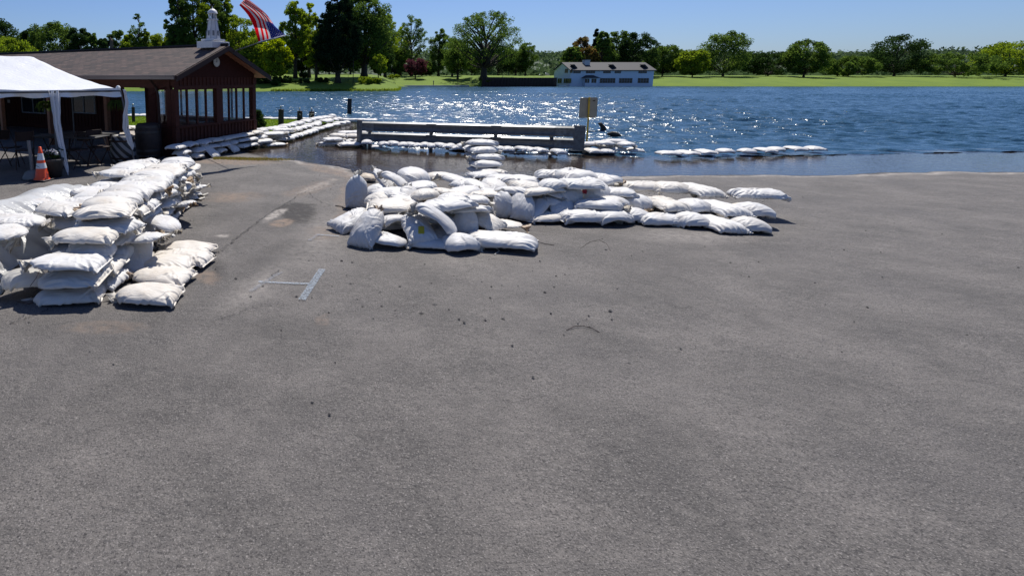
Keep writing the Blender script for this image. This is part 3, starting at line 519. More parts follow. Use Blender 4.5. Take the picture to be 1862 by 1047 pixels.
def pole(name, u, vb, vt, r_, m, label, bank=True, Yd=None, head=None):
    p = bank_pt(u, vb) if bank else PY(u, vb, Yd); t_ = PY(u, vt, p.y); root = empty(name, p, label=label, cat='pole')
    MB().tube([(0,0,-.3), (0,0,t_.z-p.z)], r_, 8).build('post', M[m], root)
    if head: MB().lathe([(0, 0), (head, .03), (head*.8, .35), (0, .5)], (0,0,t_.z-p.z), 10).build('lamp_head', M['galv_dull'], root)
pole('lamp_post', 642, 155, 108, .06, 'trim', 'thin dark lamp post in front of the big tree trunk', head=.16)
pole('lamp_post', 633, 148, 128, .03, 'trim', 'short thin post beside the spruce on the far lawn', head=.08)
pole('utility_pole', 925, 137, 102, .13, 'galv_dull', 'pale pole standing in front of the trees right of the oak')
pole('marker_post', 788, 157, 150, .1, 'trim', 'short dark post on the far seawall', head=.16)
pole('marker_post', 914, 142, 136, .06, 'trim', 'short dark post above the retaining wall left of its middle')
p = bank_pt(990, 138); cnp = empty('boat_cover', p, label='small bright white domed cover on the lawn left of the house', cat='boat cover')
q = [(-1.9, 0), (-1.7, .5), (-.9, .8), (.3, 1.05), (1.1, .9), (1.6, .5), (1.8, 0)]; MB().prism(q, -1, 1).build('cover', M['plastic'], cnp, bevel=.15)
# house
HY0 = 149.2; hs = empty('lake_house', (0, 0, 0), label='white two storey house with grey roof at the water edge', cat='house')
HW = mat('pale_house_siding', (.60, .67, .75), .6, noise=(.6, .15, (.52, .58, .66)), bump=(6, .1, .02)); HR = mat('grey_house_roof', (.04, .04, .046), .8, noise=(2, .5, (.035, .034, .038)))
def hx_(u): return PY(u, 143, HY0).x
def hz_(v): return PY(1060, v, HY0).z
zr, ze, zb = hz_(114.5), hz_(127.2), -.3; x0, x1, x2 = hx_(1007.5), hx_(1037), hx_(1188)
zr = CH+.0285*154.2
MB().box(x1, x2, HY0, HY0+10, zb, ze).build('wall', HW, hs)
RY = HY0+5
rf = mesh_obj('roof', [(x1-.35, RY, zr), (x2+.4, RY, zr), (x2+.4, HY0-.5, ze-.1), (x1-.35, HY0-.5, ze-.1), (x1-.35, HY0+10.5, ze-.1), (x2+.4, HY0+10.5, ze-.1), (x1-.35, RY, zr-.22), (x2+.4, RY, zr-.22), (x2+.4, HY0-.5, ze-.3), (x1-.35, HY0-.5, ze-.3), (x1-.35, HY0+10.5, ze-.3)], [(0,3,2,1), (0,1,5,4), (6,7,8,9), (2,3,9,8), (0,6,9,3), (1,2,8,7), (4,10,6,0)], HR, hs)
for xx in (x1, x2): mesh_obj('gable_wall', [(xx, HY0, ze), (xx, HY0+10, ze), (xx, RY, zr-.2)], [(0,1,2)], HW, hs)
def gwin(ua, ub, va, vb_, n):
    ya_, yb_ = sorted((x1/((ua-CX)/F), x1/((ub-CX)/F))); ym = (ya_+yb_)/2; za, zb_ = CH-(vb_-143)/F*ym, CH-(va-143)/F*ym; wd = (yb_-ya_)/n; fr = MB(); pn = MB(); g_ = .07
    for i in range(n):
        a, b_ = ya_+i*wd, ya_+(i+1)*wd
        fr.box(x1-.06, x1, a, a+g_, za, zb_).box(x1-.06, x1, b_-g_, b_, za, zb_).box(x1-.06, x1, a+g_, b_-g_, za, za+g_).box(x1-.06, x1, a+g_, b_-g_, zb_-g_, zb_); pn.box(x1-.03, x1-.005, a+g_, b_-g_, za+g_, zb_-g_)
    f_ = fr.build('window', M['frame_grey'], hs); pn.build('pane', M['glass'], f_)
for a_ in ((1020.7, 1026.5, 126, 133.5, 1), (1030, 1035, 126, 133.5, 1), (1009, 1016.5, 143, 151.5, 2), (1020, 1033.5, 143, 151.5, 4)): gwin(*a_)
MB().box(hx_(1072), hx_(1081), HY0+3, HY0+4.6, ze+.5, hz_(109.5)).box(hx_(1071.4), hx_(1081.6), HY0+2.9, HY0+4.7, hz_(109.5), hz_(108.7)).build('chimney', mat('white_brick', (.6, .6, .6), .8, noise=(4, .5, (.4, .4, .42))), hs)
for ua, ub in ((1041.5, 1051), (1112, 1122), (1170, 1180)):
    MB().prism([(hx_(ua), hz_(117.5)), (hx_(ua+3), hz_(117.2)), (hx_(ub), hz_(123.8)), (hx_(ub-3), hz_(124))], HY0+.6, HY0+2.4).build('dormer', HR, hs)
def hwin(ua, ub, va, vb_, n, lit=None):
    xa, xb, za, zb_ = hx_(ua), hx_(ub), hz_(vb_), hz_(va); wd = (xb-xa)/n; fr = MB(); pn = MB()
    for i in range(n):
        a, b_ = xa+i*wd, xa+(i+1)*wd; g_ = .06
        fr.box(a, a+g_, HY0-.06, HY0+.0, za, zb_).box(b_-g_, b_, HY0-.06, HY0+.0, za, zb_).box(a+g_, b_-g_, HY0-.06, HY0, za, za+g_).box(a+g_, b_-g_, HY0-.06, HY0, zb_-g_, zb_).box(a+g_, b_-g_, HY0-.055, HY0, (za+zb_)/2-.02, (za+zb_)/2+.02); pn.box(a+g_, b_-g_, HY0-.03, HY0-.005, za+g_, zb_-g_)
    f_ = fr.build('window', M['frame_grey'], hs); pn.build('pane', M['glass'], f_)
for a_ in ((1041.5, 1055, 127.7, 133.8, 4), (1064.5, 1081, 127.7, 133.8, 4), (1096, 1109.5, 127.7, 133.8, 4), (1116.5, 1128, 127.7, 133.8, 4), (1091, 1119, 142.5, 151.5, 6), (1126, 1150, 142.5, 151.5, 5), (1160, 1180, 142.5, 151.5, 4), (1160, 1175, 127.7, 133.8, 4)): hwin(*a_)
xa, xb = hx_(1058), hx_(1085); by = MB().box(xa+.3, xb-.3, HY0-1.3, HY0, zb, hz_(141.5)); by.build('bay', HW, hs)
MB().add([(xa-.3, HY0-1.7, hz_(142.5)), (xb+.3, HY0-1.7, hz_(142.5)), (xb+.3, HY0+.02, hz_(142.5)), (xa-.3, HY0+.02, hz_(142.5)), ((xa+xb)/2-1, HY0-.1, hz_(137.2)), ((xa+xb)/2+1, HY0-.1, hz_(137.2))], [(0,1,5,4), (1,2,5), (0,4,3), (3,2,1,0), (2,3,4,5)]).build('bay_roof', HR, hs)
yb = HY0-1.3
for ua, ub in ((1059.5, 1063.3), (1064, 1067.5), (1071.5, 1075.3), (1076, 1080)):
    MB().box(hx_(ua), hx_(ub), yb-.05, yb-.005, hz_(151), hz_(143.5)).build('pane', M['glass'], hs)
wb_ = empty('rowboat', (hx_(1010), 147.2, WL), label='small white skiff moored at the left corner of the house', cat='boat')
MB().add([(0,-.5,.45),(1.9,-.5,.4),(2.3,0,.45),(1.9,.5,.4),(0,.5,.45),(.1,-.35,-.05),(1.7,-.35,-.05),(2.0,0,-.05),(1.7,.35,-.05),(.1,.35,-.05)], [(0,1,6,5),(1,2,7,6),(2,3,8,7),(3,4,9,8),(4,0,5,9),(5,6,7,8,9)]).build('hull', M['white_trim'], wb_)
MB().box(.7, .9, -.45, .45, .28, .33).build('seat', M['plank'], wb_)
# ------------------------------------------------------------------ pavilion
ANG = math.atan2(.853, .523); PSC = .93; PO = Vector((-3.82*PSC, 15.8*PSC, 2.1*(1-PSC)))
pv_ = empty('pavilion', PO, ANG, label='dark red board and batten pavilion with long shingled roof', cat='building')
PM = Matrix.Translation(PO) @ Matrix.Rotation(ANG, 4, 'Z') @ Matrix.Scale(PSC, 4); pv_.scale = (PSC, PSC, PSC)
def b_at(u, a_):                       # ridge-wise coordinate b of the point (a_, b) seen at pixel column u
    lo, hi = -1., 30.
    for _ in range(50):
        m_ = (lo+hi)/2; q = PM @ Vector((a_, m_, 2)); uu = CX+F*q.x/q.y
        if uu > u: lo = m_
        else: hi = m_
    return lo
W_ = 3.75; SLOPE = (3.1-2.19)/2.225; rz = lambda a_: 3.1-SLOPE*abs(a_-1.875)
L_ = 15.0
def roofpart(a0, a1, off, th, nm, m, b0=-.45, b1=L_):
    z0, z1 = rz(a0)+off, rz(a1)+off
    vs = [(a0, b0, z0), (a1, b0, z1), (a1, b1, z1), (a0, b1, z0), (a0, b0, z0-th), (a1, b0, z1-th), (a1, b1, z1-th), (a0, b1, z0-th)]
    o = mesh_obj(nm, vs, [(0,1,2,3), (7,6,5,4), (0,4,5,1), (2,6,7,3), (1,5,6,2), (3,7,4,0)], m, pv_)
    uv = o.data.uv_layers.new(name='UVMap')
    for pl in o.data.polygons:
        for li in pl.loop_indices:
            c_ = o.data.vertices[o.data.loops[li].vertex_index].co; uv.data[li].uv = (c_.y, c_.x*1.1)
    return o
roofpart(-.35, 1.875, 0, .03, 'roof', M['shingle']); roofpart(1.875, 4.1, 0, .03, 'roof', M['shingle'])
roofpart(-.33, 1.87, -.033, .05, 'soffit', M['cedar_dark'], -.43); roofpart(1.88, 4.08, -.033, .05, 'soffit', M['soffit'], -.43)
MB().tube([(1.875, -.46, 3.12), (1.875, L_, 3.12)], .05, 6).build('ridge_cap', M['shingle'], pv_)
for a0, a1 in ((-.36, 1.875), (1.875, 4.11)):
    z0, z1 = rz(a0), rz(a1); mesh_obj('rake_board', [(a0, -.50, z0-.02), (a1, -.50, z1-.02), (a1, -.50, z1-.17), (a0, -.50, z0-.17), (a0, -.455, z0-.02), (a1, -.455, z1-.02), (a1, -.455, z1-.17), (a0, -.455, z0-.17)], [(3,2,1,0), (4,5,6,7), (0,1,5,4), (2,3,7,6), (1,2,6,5), (3,0,4,7)], M['trim'], pv_)
MB().box(-.42, -.355, -.44, L_, 2.07, 2.17).box(-.43, -.42, -.44, L_, 2.15, 2.19).build('gutter', M['gutter'], pv_, bevel=.01)
MB().tube([(-.36, .55, 2.08), (-.1, .62, 1.85), (-.08, .55, 1.6), (-.08, .5, -.1)], .035, 8).build('downspout', M['trim'], pv_)
# gable wall above the windows and its horizontal boards
gz = 2.14
MB().prism([(0, gz), (W_, gz), (W_, rz(W_)-.09), (1.875, rz(1.875)-.1), (0, rz(0)-.09)], -.02, .06).build('gable_panel', M['cedar_dark'], pv_)
for k in range(9):
    z_ = gz+.02+k*.1; hw = (3.0-z_)/SLOPE
    if hw > .1: MB().box(max(0, 1.875-hw), min(W_, 1.875+hw), -.034, -.021, z_, z_+.075).build('gable_board', M['cedar_dark'], pv_)
hd = MB().box(0, W_, -.02, .06, 1.83, gz-.003)
for k in range(23): a_ = .03+k*.165; hd.box(a_, a_+.04, -.045, -.021, 1.90, gz-.01)
hd.box(-.03, W_+.03, -.06, -.022, 1.80, 1.885); hd.build('header', M['cedar'], pv_)
lo = MB().box(0, W_, -.02, .06, -.17, .68)
for k in range(23): a_ = .03+k*.165; lo.box(a_, a_+.05, -.05, -.021, -.1, .66)
lo.box(-.04, W_+.04, -.075, .08, .682, .73); lo.build('lower_siding', M['cedar'], pv_)
def windows(a0, a1, n, y0, mid=None, z0=.73, z1=1.80, axis='a', bpos=0, thick=.05):
    wd = (a1-a0)/n
    for k in range(n):
        s, e = a0+k*wd, a0+(k+1)*wd
        if axis == 'a': bx_ = lambda m_, x0, x1, q0, q1, t0, t1: m_.box(x0, x1, bpos+t0, bpos+t1, q0, q1)
        else: bx_ = lambda m_, x0, x1, q0, q1, t0, t1: m_.box(bpos+t0, bpos+t1, x0, x1, q0, q1)
        fr = MB(); t_ = .028
        bx_(fr, s, s+t_, z0, z1, -.01, .05); bx_(fr, e-t_, e, z0, z1, -.01, .05); bx_(fr, s+t_, e-t_, z0, z0+t_, -.01, .05); bx_(fr, s+t_, e-t_, z1-t_, z1, -.01, .05)
        f_ = fr.build('window', M['cedar'], pv_); pn = MB(); bx_(pn, s+t_, e-t_, z0+t_, z1-t_, .015, .021); pn.build('pane', M['clear'], f_)
windows(.12, 1.75, 4, 0); windows(2.05, 3.6, 4, 0)
for a0, a1 in ((-.04, .12), (1.75, 2.05), (3.6, 3.79)): MB().box(a0, a1, -.07, .09, .735, 1.798).build('post', M['cedar'], pv_, bevel=.008)
MB().box(-.05, .10, -.08, .07, -.17, .675).box(-.05, .10, -.08, .07, 1.89, 2.13).build('corner_board', M['cedar'], pv_)
MB().box(3.63, 3.80, -.08, .09, -.17, .675).box(3.63, 3.80, -.08, .09, 1.89, 2.13).build('corner_board', M['cedar'], pv_)
# near side (a = 0): short wall with one window, then open porch with posts and header beam
MB().box(-.02, .06, .10, 1.0, -.17, .72).build('side_siding', M['cedar_dark'], pv_)
windows(.30, .72, 1, 0, axis='b', bpos=0, z0=.75)
MB().box(-.03, .07, .11, .30, .73, 1.83).build('side_post', M['cedar'], pv_); MB().box(-.03, .07, .72, 1.02, -.17, 1.83).build('side_post', M['cedar_dark'], pv_)
MB().box(-.06, .06, .105, L_-.1, 1.83, 2.07).build('side_beam', M['cedar'], pv_)
MB().tube([(0, .95, 1.55), (-.02, .6, 1.80), (-.04, .25, 1.84)], .04, 6).build('brace', M['cedar_dark'], pv_)
for u in (196, 92, 6): bb = b_at(u, 0); MB().box(-.07, .07, bb-.07, bb+.07, -.17, 1.829).build('porch_post', M['post_wood'], pv_, bevel=.01)
# lake side wall (a = 3.7) with openings, then the closed part
AB = 3.7
bg0, bg1 = b_at(271, AB), b_at(226, AB)
MB().box(AB-.04, AB+.04, .1, bg0-.05, -.17, .70).box(AB-.04, AB+.04, .1, L_-.1, 1.84, 2.15).build('lake_side_wall', M['cedar_dark'], pv_)
nb = 6; windows(.12, bg0-.15, nb, 0, axis='b', bpos=AB-.02, z0=.71, z1=1.83)
MB().box(AB-.08, AB+.08, bg0-.14, bg0+.08, -.17, 1.838).build('post', M['cedar_dark'], pv_); MB().box(AB-.07, AB+.07, bg1-.02, bg1+.12, -.17, 1.838).build('post', M['cedar_dark'], pv_)
mw = MB().box(AB-.06, AB+.05, bg1+.12, L_-.1, -.17, 1.838)
for k in range(34): b_ = bg1+.2+k*.22; mw.box(AB-.085, AB-.062, b_, b_+.06, .05, 1.82)
mw.build('porch_back_wall', M['cedar_dark'], pv_)
MB().box(0.1, AB-.1, L_-.25, L_-.1, -.17, 2.1).build('end_wall', M['cedar_dark'], pv_)
for u0, u1 in ((135, 176), (43, 85)):
    b0, b1 = b_at(u1, AB-.1), b_at(u0, AB-.1); q = PM @ Vector((AB-.1, (b0+b1)/2, 0)); d_ = q.y
    zt, zb2 = CH-(174-143)/F*d_, CH-(208-143)/F*d_; fr = MB(); ap = AB-.12
    for x0_, x1_, q0, q1 in ((b0, b0+.05, zb2, zt), (b1-.05, b1, zb2, zt), (b0, b1, zb2-.05, zb2-.001), (b0, b1, zt+.001, zt+.05), ((b0+b1)/2-.025, (b0+b1)/2+.025, zb2+.001, zt-.001)): fr.box(ap-.03, ap+.03, x0_, x1_, q0, q1)
    f_ = fr.build('window', M['frame_grey'], pv_); MB().box(ap+.0, ap+.01, b0+.05, b1-.05, zb2, zt).build('pane', M['glass'], f_)
# wall clock
ck = empty('wall_clock', PM @ Vector((1.76, -.06, 2.60)), ANG, label='oval pale clock hung under the pavilion gable peak', cat='clock'); ck.scale = (PSC,)*3
def disc(cx, cz, rx, rz_, y0, y1, n=28): return MB().prism([(cx+rx*math.cos(2*math.pi*k/n), cz+rz_*math.sin(2*math.pi*k/n)) for k in range(n)], y0, y1)
disc(0, 0, .16, .16, -.035, .02).build('rim', M['trim'], ck); disc(0, 0, .145, .145, -.042, -.036).build('dial', mat('clock_dial', (.52, .50, .44), .5), ck)
hd = MB().box(-.008, .008, -.052, -.046, -.01, .10); hd.box(-.06, .01, -.052, -.046, -.006, .006)
hd.build('hands', M['black'], ck)
mk_ = MB()
for k in range(12):
    a_ = k*math.pi/6; c_, s_ = math.cos(a_)*.122, math.sin(a_)*.122; mk_.box(c_-.006, c_+.006, -.046, -.043, s_-.009, s_+.009)
mk_.build('hour_marks', M['black'], ck)
# lighthouse ornament on the ridge
lb = PM @ Vector((1.875, .12, 3.0)); lh = empty('lighthouse_ornament', lb, ANG, label='small white wooden lighthouse standing on the pavilion ridge', cat='ornament'); lh.scale = (PSC,)*3
MB().box(-.40, .40, -.32, .32, .02, .22).build('base', M['white_trim'], lh, bevel=.01)
MB().box(-.26, .26, -.26, .26, .242, .30).build('plinth', M['white_trim'], lh)
oct_ = lambda r_, z: [(r_*math.cos(math.pi/8+k*math.pi/4), r_*math.sin(math.pi/8+k*math.pi/4), z) for k in range(8)]
def octa(r0, z0, r1, z1): return MB().add(oct_(r0, z0)+oct_(r1, z1), [tuple(range(7,-1,-1)), tuple(range(8, 16))]+[(k, (k+1)%8, (k+1)%8+8, k+8) for k in range(8)])
octa(.235, .302, .145, .87).build('tower', M['white_trim'], lh)
ed = MB()
for k in range(8):
    a_ = math.pi/8+k*math.pi/4; ed.tube([(.236*math.cos(a_), .236*math.sin(a_), .31), (.147*math.cos(a_), .147*math.sin(a_), .866)], .007, 4)
ed.build('edge_trim', M['frame_grey'], lh)
octa(.18, .872, .18, .905).build('gallery', M['white_trim'], lh)
for k in range(8):
    a_ = math.pi/8+k*math.pi/4; MB().tube([(.11*math.cos(a_), .11*math.sin(a_), .905), (.11*math.cos(a_), .11*math.sin(a_), 1.07)], .016, 6).build('lantern_post', M['white_trim'], lh)
octa(.06, .905, .06, 1.07).build('lamp', M['frame_grey'], lh)
MB().lathe([(.16, 1.07), (.15, 1.10), (.12, 1.16), (.06, 1.205), (.015, 1.215), (.012, 1.27), (0, 1.28)], n=14).build('dome', M['white_trim'], lh, smooth=True)
for k in range(8):
    a_ = k*math.pi/4
    q = Matrix.Rotation(a_, 4, 'Z'); r0 = .2105*math.cos(math.pi/8)*1.0
    MB().box(.196, .214, -.03, .03, .40, .55, q).build('tower_window', M['frame_grey'], lh)
# pavilion neighbours: deck behind the gap, barrel
MB().box(-8.1, -5.4, 19.6, 21.2, .02, .10).build('wooden_deck', M['plank'], label='low deck of pale sunlit planks behind the open passage', cat='deck')
# ------------------------------------------------------------------ tent
TC = Vector((-4.39, 13.0, 0)); FD = Vector((-.78, -.62, 0)); SD = Vector((-.62, .78, 0)); FD.normalize(); SD.normalize()
TZ = 1.83; TL, TW = 6.0, 4.0; tn = empty('party_tent', TC, label='white vinyl party tent with scalloped valance in front of the building', cat='tent')
def tp(f, s, z): return FD*f+SD*s+Vector((0, 0, z))
PKZ = 2.62-TZ
def troof(f, s):
    ef = min(f, TL-f)/1.4; es = min(s, TW-s)/2.0; h = min(1, ef, es) if True else 0
    h2 = h if h < 1 else 1; return TZ+PKZ*(h2-.10*math.sin(math.pi*h2))*1.0
nf, ns = 78, 48; vs = []; fs = []
for i in range(nf+1):
    for j in range(ns+1): f, s = TL*i/nf, TW*j/ns; vs.append(tp(f, s, troof(f, s)+.006*math.sin(f*9)*math.sin(s*7)))
for i in range(nf):
    for j in range(ns): a = i*(ns+1)+j; fs.append((a, a+ns+1, a+ns+2, a+1))
o = mesh_obj('canopy', vs, fs, M['canvas'], tn, smooth=True); sm = o.modifiers.new('s', 'SOLIDIFY'); sm.thickness = .004
def valance(p0, p1, seed):
    n = int((p1-p0).length/.03); d = (p1-p0)/n; nr = Vector((-d.y, d.x, 0)).normalized(); rg = random.Random(seed); ph = rg.uniform(0, 6); vs = []; fs = []
    for i in range(n+1):
        x = i*.03; hh = .13+.035*abs(math.sin(x*2.6+ph))+.02*math.sin(x*7+ph)
        for k in range(5):
            q = p0+d*i; t = k/4; bl = .05*t*math.sin(x*5+ph)*t+.02*math.sin(x*17)*t
            vs.append(q+nr*bl+Vector((0, 0, TZ+.02-hh*t+(.03*max(0, math.sin(x*2.6+ph))*(1-t)))))
    for i in range(n):
        for k in range(4): a = i*5+k; fs.append((a, a+5, a+6, a+1))
    o = mesh_obj('valance', vs, fs, M['canvas'], tn, smooth=True)
c00, c10, c01, c11 = tp(0,0,0), tp(TL,0,0), tp(0,TW,0), tp(TL,TW,0)
valance(c00, c10, 1); valance(c01, c00, 2); valance(c11, c01, 3); valance(c10, c11, 4)
MB().tube([c00+Vector((0,0,TZ-.02)), c10+Vector((0,0,TZ-.02))], .022, 8).build('rail', M['galv'], tn); MB().tube([c00+Vector((0,0,TZ-.02)), c01+Vector((0,0,TZ-.02))], .022, 8).build('rail', M['galv'], tn); MB().tube([c01+Vector((0,0,TZ-.02)), c11+Vector((0,0,TZ-.02))], .022, 8).build('rail', M['galv'], tn)
foot = P(246, 304)-TC
for f, s in ((0, 0), (1.5, 0), (TL, 0), (0, TW), (TL, TW), (TL/2, TW)):
    q = tp(f, s, 0); b_ = q if (f, s) != (0, 0) else foot; MB().tube([b_, q+Vector((0,0,TZ-.02))], .02, 8).build('leg', M['galv'], tn)
MB().lathe([(0,0),(.05,.01),(.06,.06),(.03,.1),(0,.11)], tp(.04,.04,TZ+.0), 10).build('corner_cap', M['canvas'], tn)
def curtain(pts, wid, name='side_curtain', seed=0):
    """gathered side curtain hanging from the first point to the last"""
    n = 60; vs = []; fs = []; m_ = 15
    for i in range(n+1):
        t = i/n; k = t*(len(pts)-1); a = int(min(k, len(pts)-2)); q = pts[a].lerp(pts[a+1], k-a); w_ = np.interp(t, [0, .3, .55, .8, 1], wid)
        for j in range(m_+1):
            s = j/m_-.5; vs.append(q+FD*(-s*w_)+SD*(.045*math.sin(s*16+seed)*min(1, w_*5)+.01*math.sin(t*30+s*8))+Vector((0,0,.01*math.sin(s*9))))
    for i in range(n):
        for j in range(m_): a = i*(m_+1)+j; fs.append((a, a+m_+1, a+m_+2, a+1))
    mesh_obj(name, vs, fs, M['canvas'], tn, smooth=True)
ct = [PY(99, 165, 12.07)-TC, PY(102, 200, 12.0)-TC, PY(104, 225, 11.95)-TC, PY(111, 262, 11.9)-TC, PY(120, 300, 11.85)-TC, PY(124, 318, 11.8)-TC]
curtain(ct, [.25, .16, .15, .10, .02], seed=1)
ct = [PY(226, 163, 12.95)-TC, PY(231, 185, 12.95)-TC, PY(228, 210, 12.95)-TC, PY(229, 235, 12.95)-TC, PY(238, 262, 12.95)-TC, PY(241, 272, 12.95)-TC]
curtain(ct, [.06, .07, .13, .12, .03], seed=3)
# ------------------------------------------------------------------ things under the tent
cn = empty('traffic_cone', P(77, 328), -.25, label='orange traffic cone with two white bands at the shade edge', cat='traffic cone')
def ct_r(z): return .15-.122*(z/.68)
MB().box(-.19, .19, -.19, .19, 0, .03).build('base', M['black'], cn, bevel=.02)
for z0, z1, mm, nm in ((.03, .26, 'orange', 'cone_body'), (.26, .37, 'reflect', 'reflective_band'), (.37, .43, 'orange', 'cone_body'), (.43, .57, 'reflect', 'reflective_band'), (.57, .70, 'orange', 'cone_body')):
    e_ = .003 if mm == 'reflect' else 0; pr = [(ct_r(z0)+e_, z0), (ct_r(z1)+e_, z1)]
    if z1 == .70: pr += [(.012, .705), (0, .705)]
    if z0 == .03: pr = [(.168, .03), (.16, .045), (ct_r(.06), .07)]+pr[1:]
    MB().lathe(pr, n=24).build(nm, M[mm], cn, smooth=True)
MB().tube([(-.04, -.112, .33), (.05, -.108, .29)], .004, 5).build('scratch_mark', M['trim'], cn)
ub = empty('umbrella_base', P(60, 326), label='white pole on a round base just left of the cone', cat='umbrella base')
MB().lathe([(0,0),(.2,0),(.2,.05),(.14,.16),(.05,.2),(0,.2)], n=20).build('base', mat('shaded_white', (.17,.17,.165), .6), ub, smooth=True); MB().tube([(0,0,.2),(-.03,0,.82)], .035, 10).build('pole', mat('shaded_white_pole', (.16,.16,.16), .5), ub)  # white base and pole coloured dark to stand in for the tent's shade
pt = empty('flower_pot', P(97, 322), label='dark tub of white flowers right of the cone', cat='planter')
MB().lathe([(0,0),(.17,0),(.22,.34),(.24,.36),(.24,.40),(.20,.40),(.19,.36),(0,.35)], n=20).build('pot', mat('dark_clay', (.03,.028,.028), .7), pt, smooth=True)
rg = np.random.default_rng(4); C = np.stack([rg.uniform(-.14,.14,16), rg.uniform(-.14,.14,16), rg.uniform(.42,.58,16)], 1); V_ = leaf_quads(C, np.full(16,.06), 20, .03, rg); fast_mesh('foliage', V_, np.arange(len(V_)).reshape(-1,4), LM['dark'], pt)
C = np.stack([rg.uniform(-.17,.17,22), rg.uniform(-.17,.1,22), rg.uniform(.5,.62,22)], 1); V_ = leaf_quads(C, np.full(22,.025), 14, .02, rg); fast_mesh('flowers', V_, np.arange(len(V_)).reshape(-1,4), M['white_trim'], pt)
def table(u, v, L, Wd, H, rz_, label):
    t = empty('folding_table', P(u, v), rz_, label=label, cat='table', group='folding tables under the tent'); dm = M['trim']
    MB().box(-L/2, L/2, -Wd/2, Wd/2, H-.03, H).build('table_top', mat('table_grey', (.035,.033,.032), .6), t, bevel=.01)
    for s in (-1, 1):
        for e in (-1, 1): MB().tube([(s*L*.36, e*Wd*.4, 0), (s*L*.30, -e*Wd*.3, H-.03)], .014, 6).build('leg', dm, t)
table(128, 300, 1.8, .75, .72, -.2, 'long dark folding table left of the tent curtain foot'); table(165, 292, 1.5, .75, .72, .3, 'folding table between the curtain and the striped barrel')
def chair(u, v, rz_, label):
    t = empty('folding_chair', P(u, v), rz_, label=label, cat='chair', group='folding chairs under the tent')
    MB().box(-.2, .2, -.2, .2, .43, .46).build('seat', M['trim'], t, bevel=.01); MB().box(-.2, .2, .2, .22, .62, .85).build('backrest', M['trim'], t, bevel=.005)
    for s in (-1, 1):
        MB().tube([(s*.19, -.25, 0), (s*.19, .21, .86)], .012, 6).build('leg', M['trim'], t); MB().tube([(s*.17, .25, 0), (s*.17, -.15, .45)], .012, 6).build('leg', M['trim'], t)
chair(48, 306, .4, 'dark folding chair behind the white pole'); chair(140, 306, -.5, 'dark folding chair behind the curtain foot'); chair(182, 300, .9, 'dark folding chair left of the striped barrel'); chair(20, 300, 1.2, 'dark folding chair at the left edge in shade')
br = empty('striped_barrel', P(225, 296), label='barrel painted in black and white slanting stripes near tent corner', cat='barrel')
prof = [(0,0),(.25,0),(.28,.08),(.31,.33),(.31,.4),(.28,.62),(.25,.7),(.24,.7),(.235,.66),(0,.66)]
def stripe_mat():
    m = bpy.data.materials.new('diagonal_stripes'); m.use_nodes = True; nt = m.node_tree; b = nt.nodes['Principled BSDF']; tc = N(nt, 'ShaderNodeTexCoord'); mp = N(nt, 'ShaderNodeMapping'); mp.inputs['Rotation'].default_value = (0, R(42), 0); nt.links.new(tc.outputs['Object'], mp.inputs[0])
    w_ = N(nt, 'ShaderNodeTexWave', i_Scale=2.1); w_.wave_profile = 'SIN'; nt.links.new(mp.outputs[0], w_.inputs[0]); cr = N(nt, 'ShaderNodeValToRGB'); cr.color_ramp.interpolation = 'CONSTANT'; cr.color_ramp.elements[0].color = (.012,.012,.014,1); cr.color_ramp.elements[1].position = .5; cr.color_ramp.elements[1].color = (.2,.2,.21,1)
    nt.links.new(w_.outputs[0], cr.inputs[0]); nt.links.new(cr.outputs[0], b.inputs['Base Color']); b.inputs['Roughness'].default_value = .5; return m
MB().lathe(prof, n=28).build('body', stripe_mat(), br, smooth=True)
for z_ in (.12, .55): MB().lathe([(.292,z_),(.305,z_),(.312,z_+.04),(.295,z_+.04)], n=28).build('hoop', M['trim'], br)
bd_ = empty('wine_barrel', P(271, 287), label='dark old wooden barrel beside the pavilion side post', cat='barrel')
prof = [(0,0),(.27,0),(.32,.15),(.345,.42),(.345,.5),(.32,.78),(.27,.92),(.26,.92),(.25,.88),(0,.88)]
MB().lathe(prof, n=28).build('staves', mat('old_barrel_wood', (.035,.022,.018), .7, noise=(8,.7,(.02,.014,.012)), bump=(20,.5,.02)), bd_, smooth=True)
for z_, r_ in ((.05,.30),(.2,.335),(.68,.335),(.82,.308)): MB().lathe([(r_-.01,z_),(r_+.006,z_),(r_+.004,z_+.05),(r_-.012,z_+.05)], n=28).build('hoop', mat('hoop_iron', (.06,.055,.055), .5, .6), bd_)
def basket(u, v, Yd, label, leaf='green'):
    p = PY(u, v, Yd); t = empty('hanging_basket', p, label=label, cat='hanging basket', group='hanging fern baskets under the eaves'); rg = np.random.default_rng(int(u))
    MB().lathe([(0,-.12),(.08,-.12),(.15,0),(.14,0),(0,-.02)], n=14).build('pot', M['trim'], t); MB().tube([(0,0,0),(0,0,.35)], .006, 5).build('hanger', M['trim'], t)
    n = 110; vs = []; 
    for i in range(n):
        a = rg.uniform(0,6.28); L_1 = rg.uniform(.2,.42); d = np.array([math.cos(a), math.sin(a), 0]); s = np.array([-d[1], d[0], 0])*.018
        pr = None
        for k in range(6):
            q = k/5; c_ = d*L_1*q*.8+np.array([0,0,.16*math.sin(q*2.2)-.30*q*q*rg.uniform(.6,1.3)]); 
            if pr is not None: vs += [pr-s*(1-q*.5), pr+s*(1-q*.5), c_+s*(1-q), c_-s*(1-q)]
            pr = c_
    fast_mesh('fern', np.array(vs), np.arange(len(vs)).reshape(-1,4), LM[leaf], t)
basket(84, 190, 15.6, 'bushy hanging fern behind the tent, left of the curtain'); basket(212, 188, 15.4, 'dark hanging fern behind the tent corner')
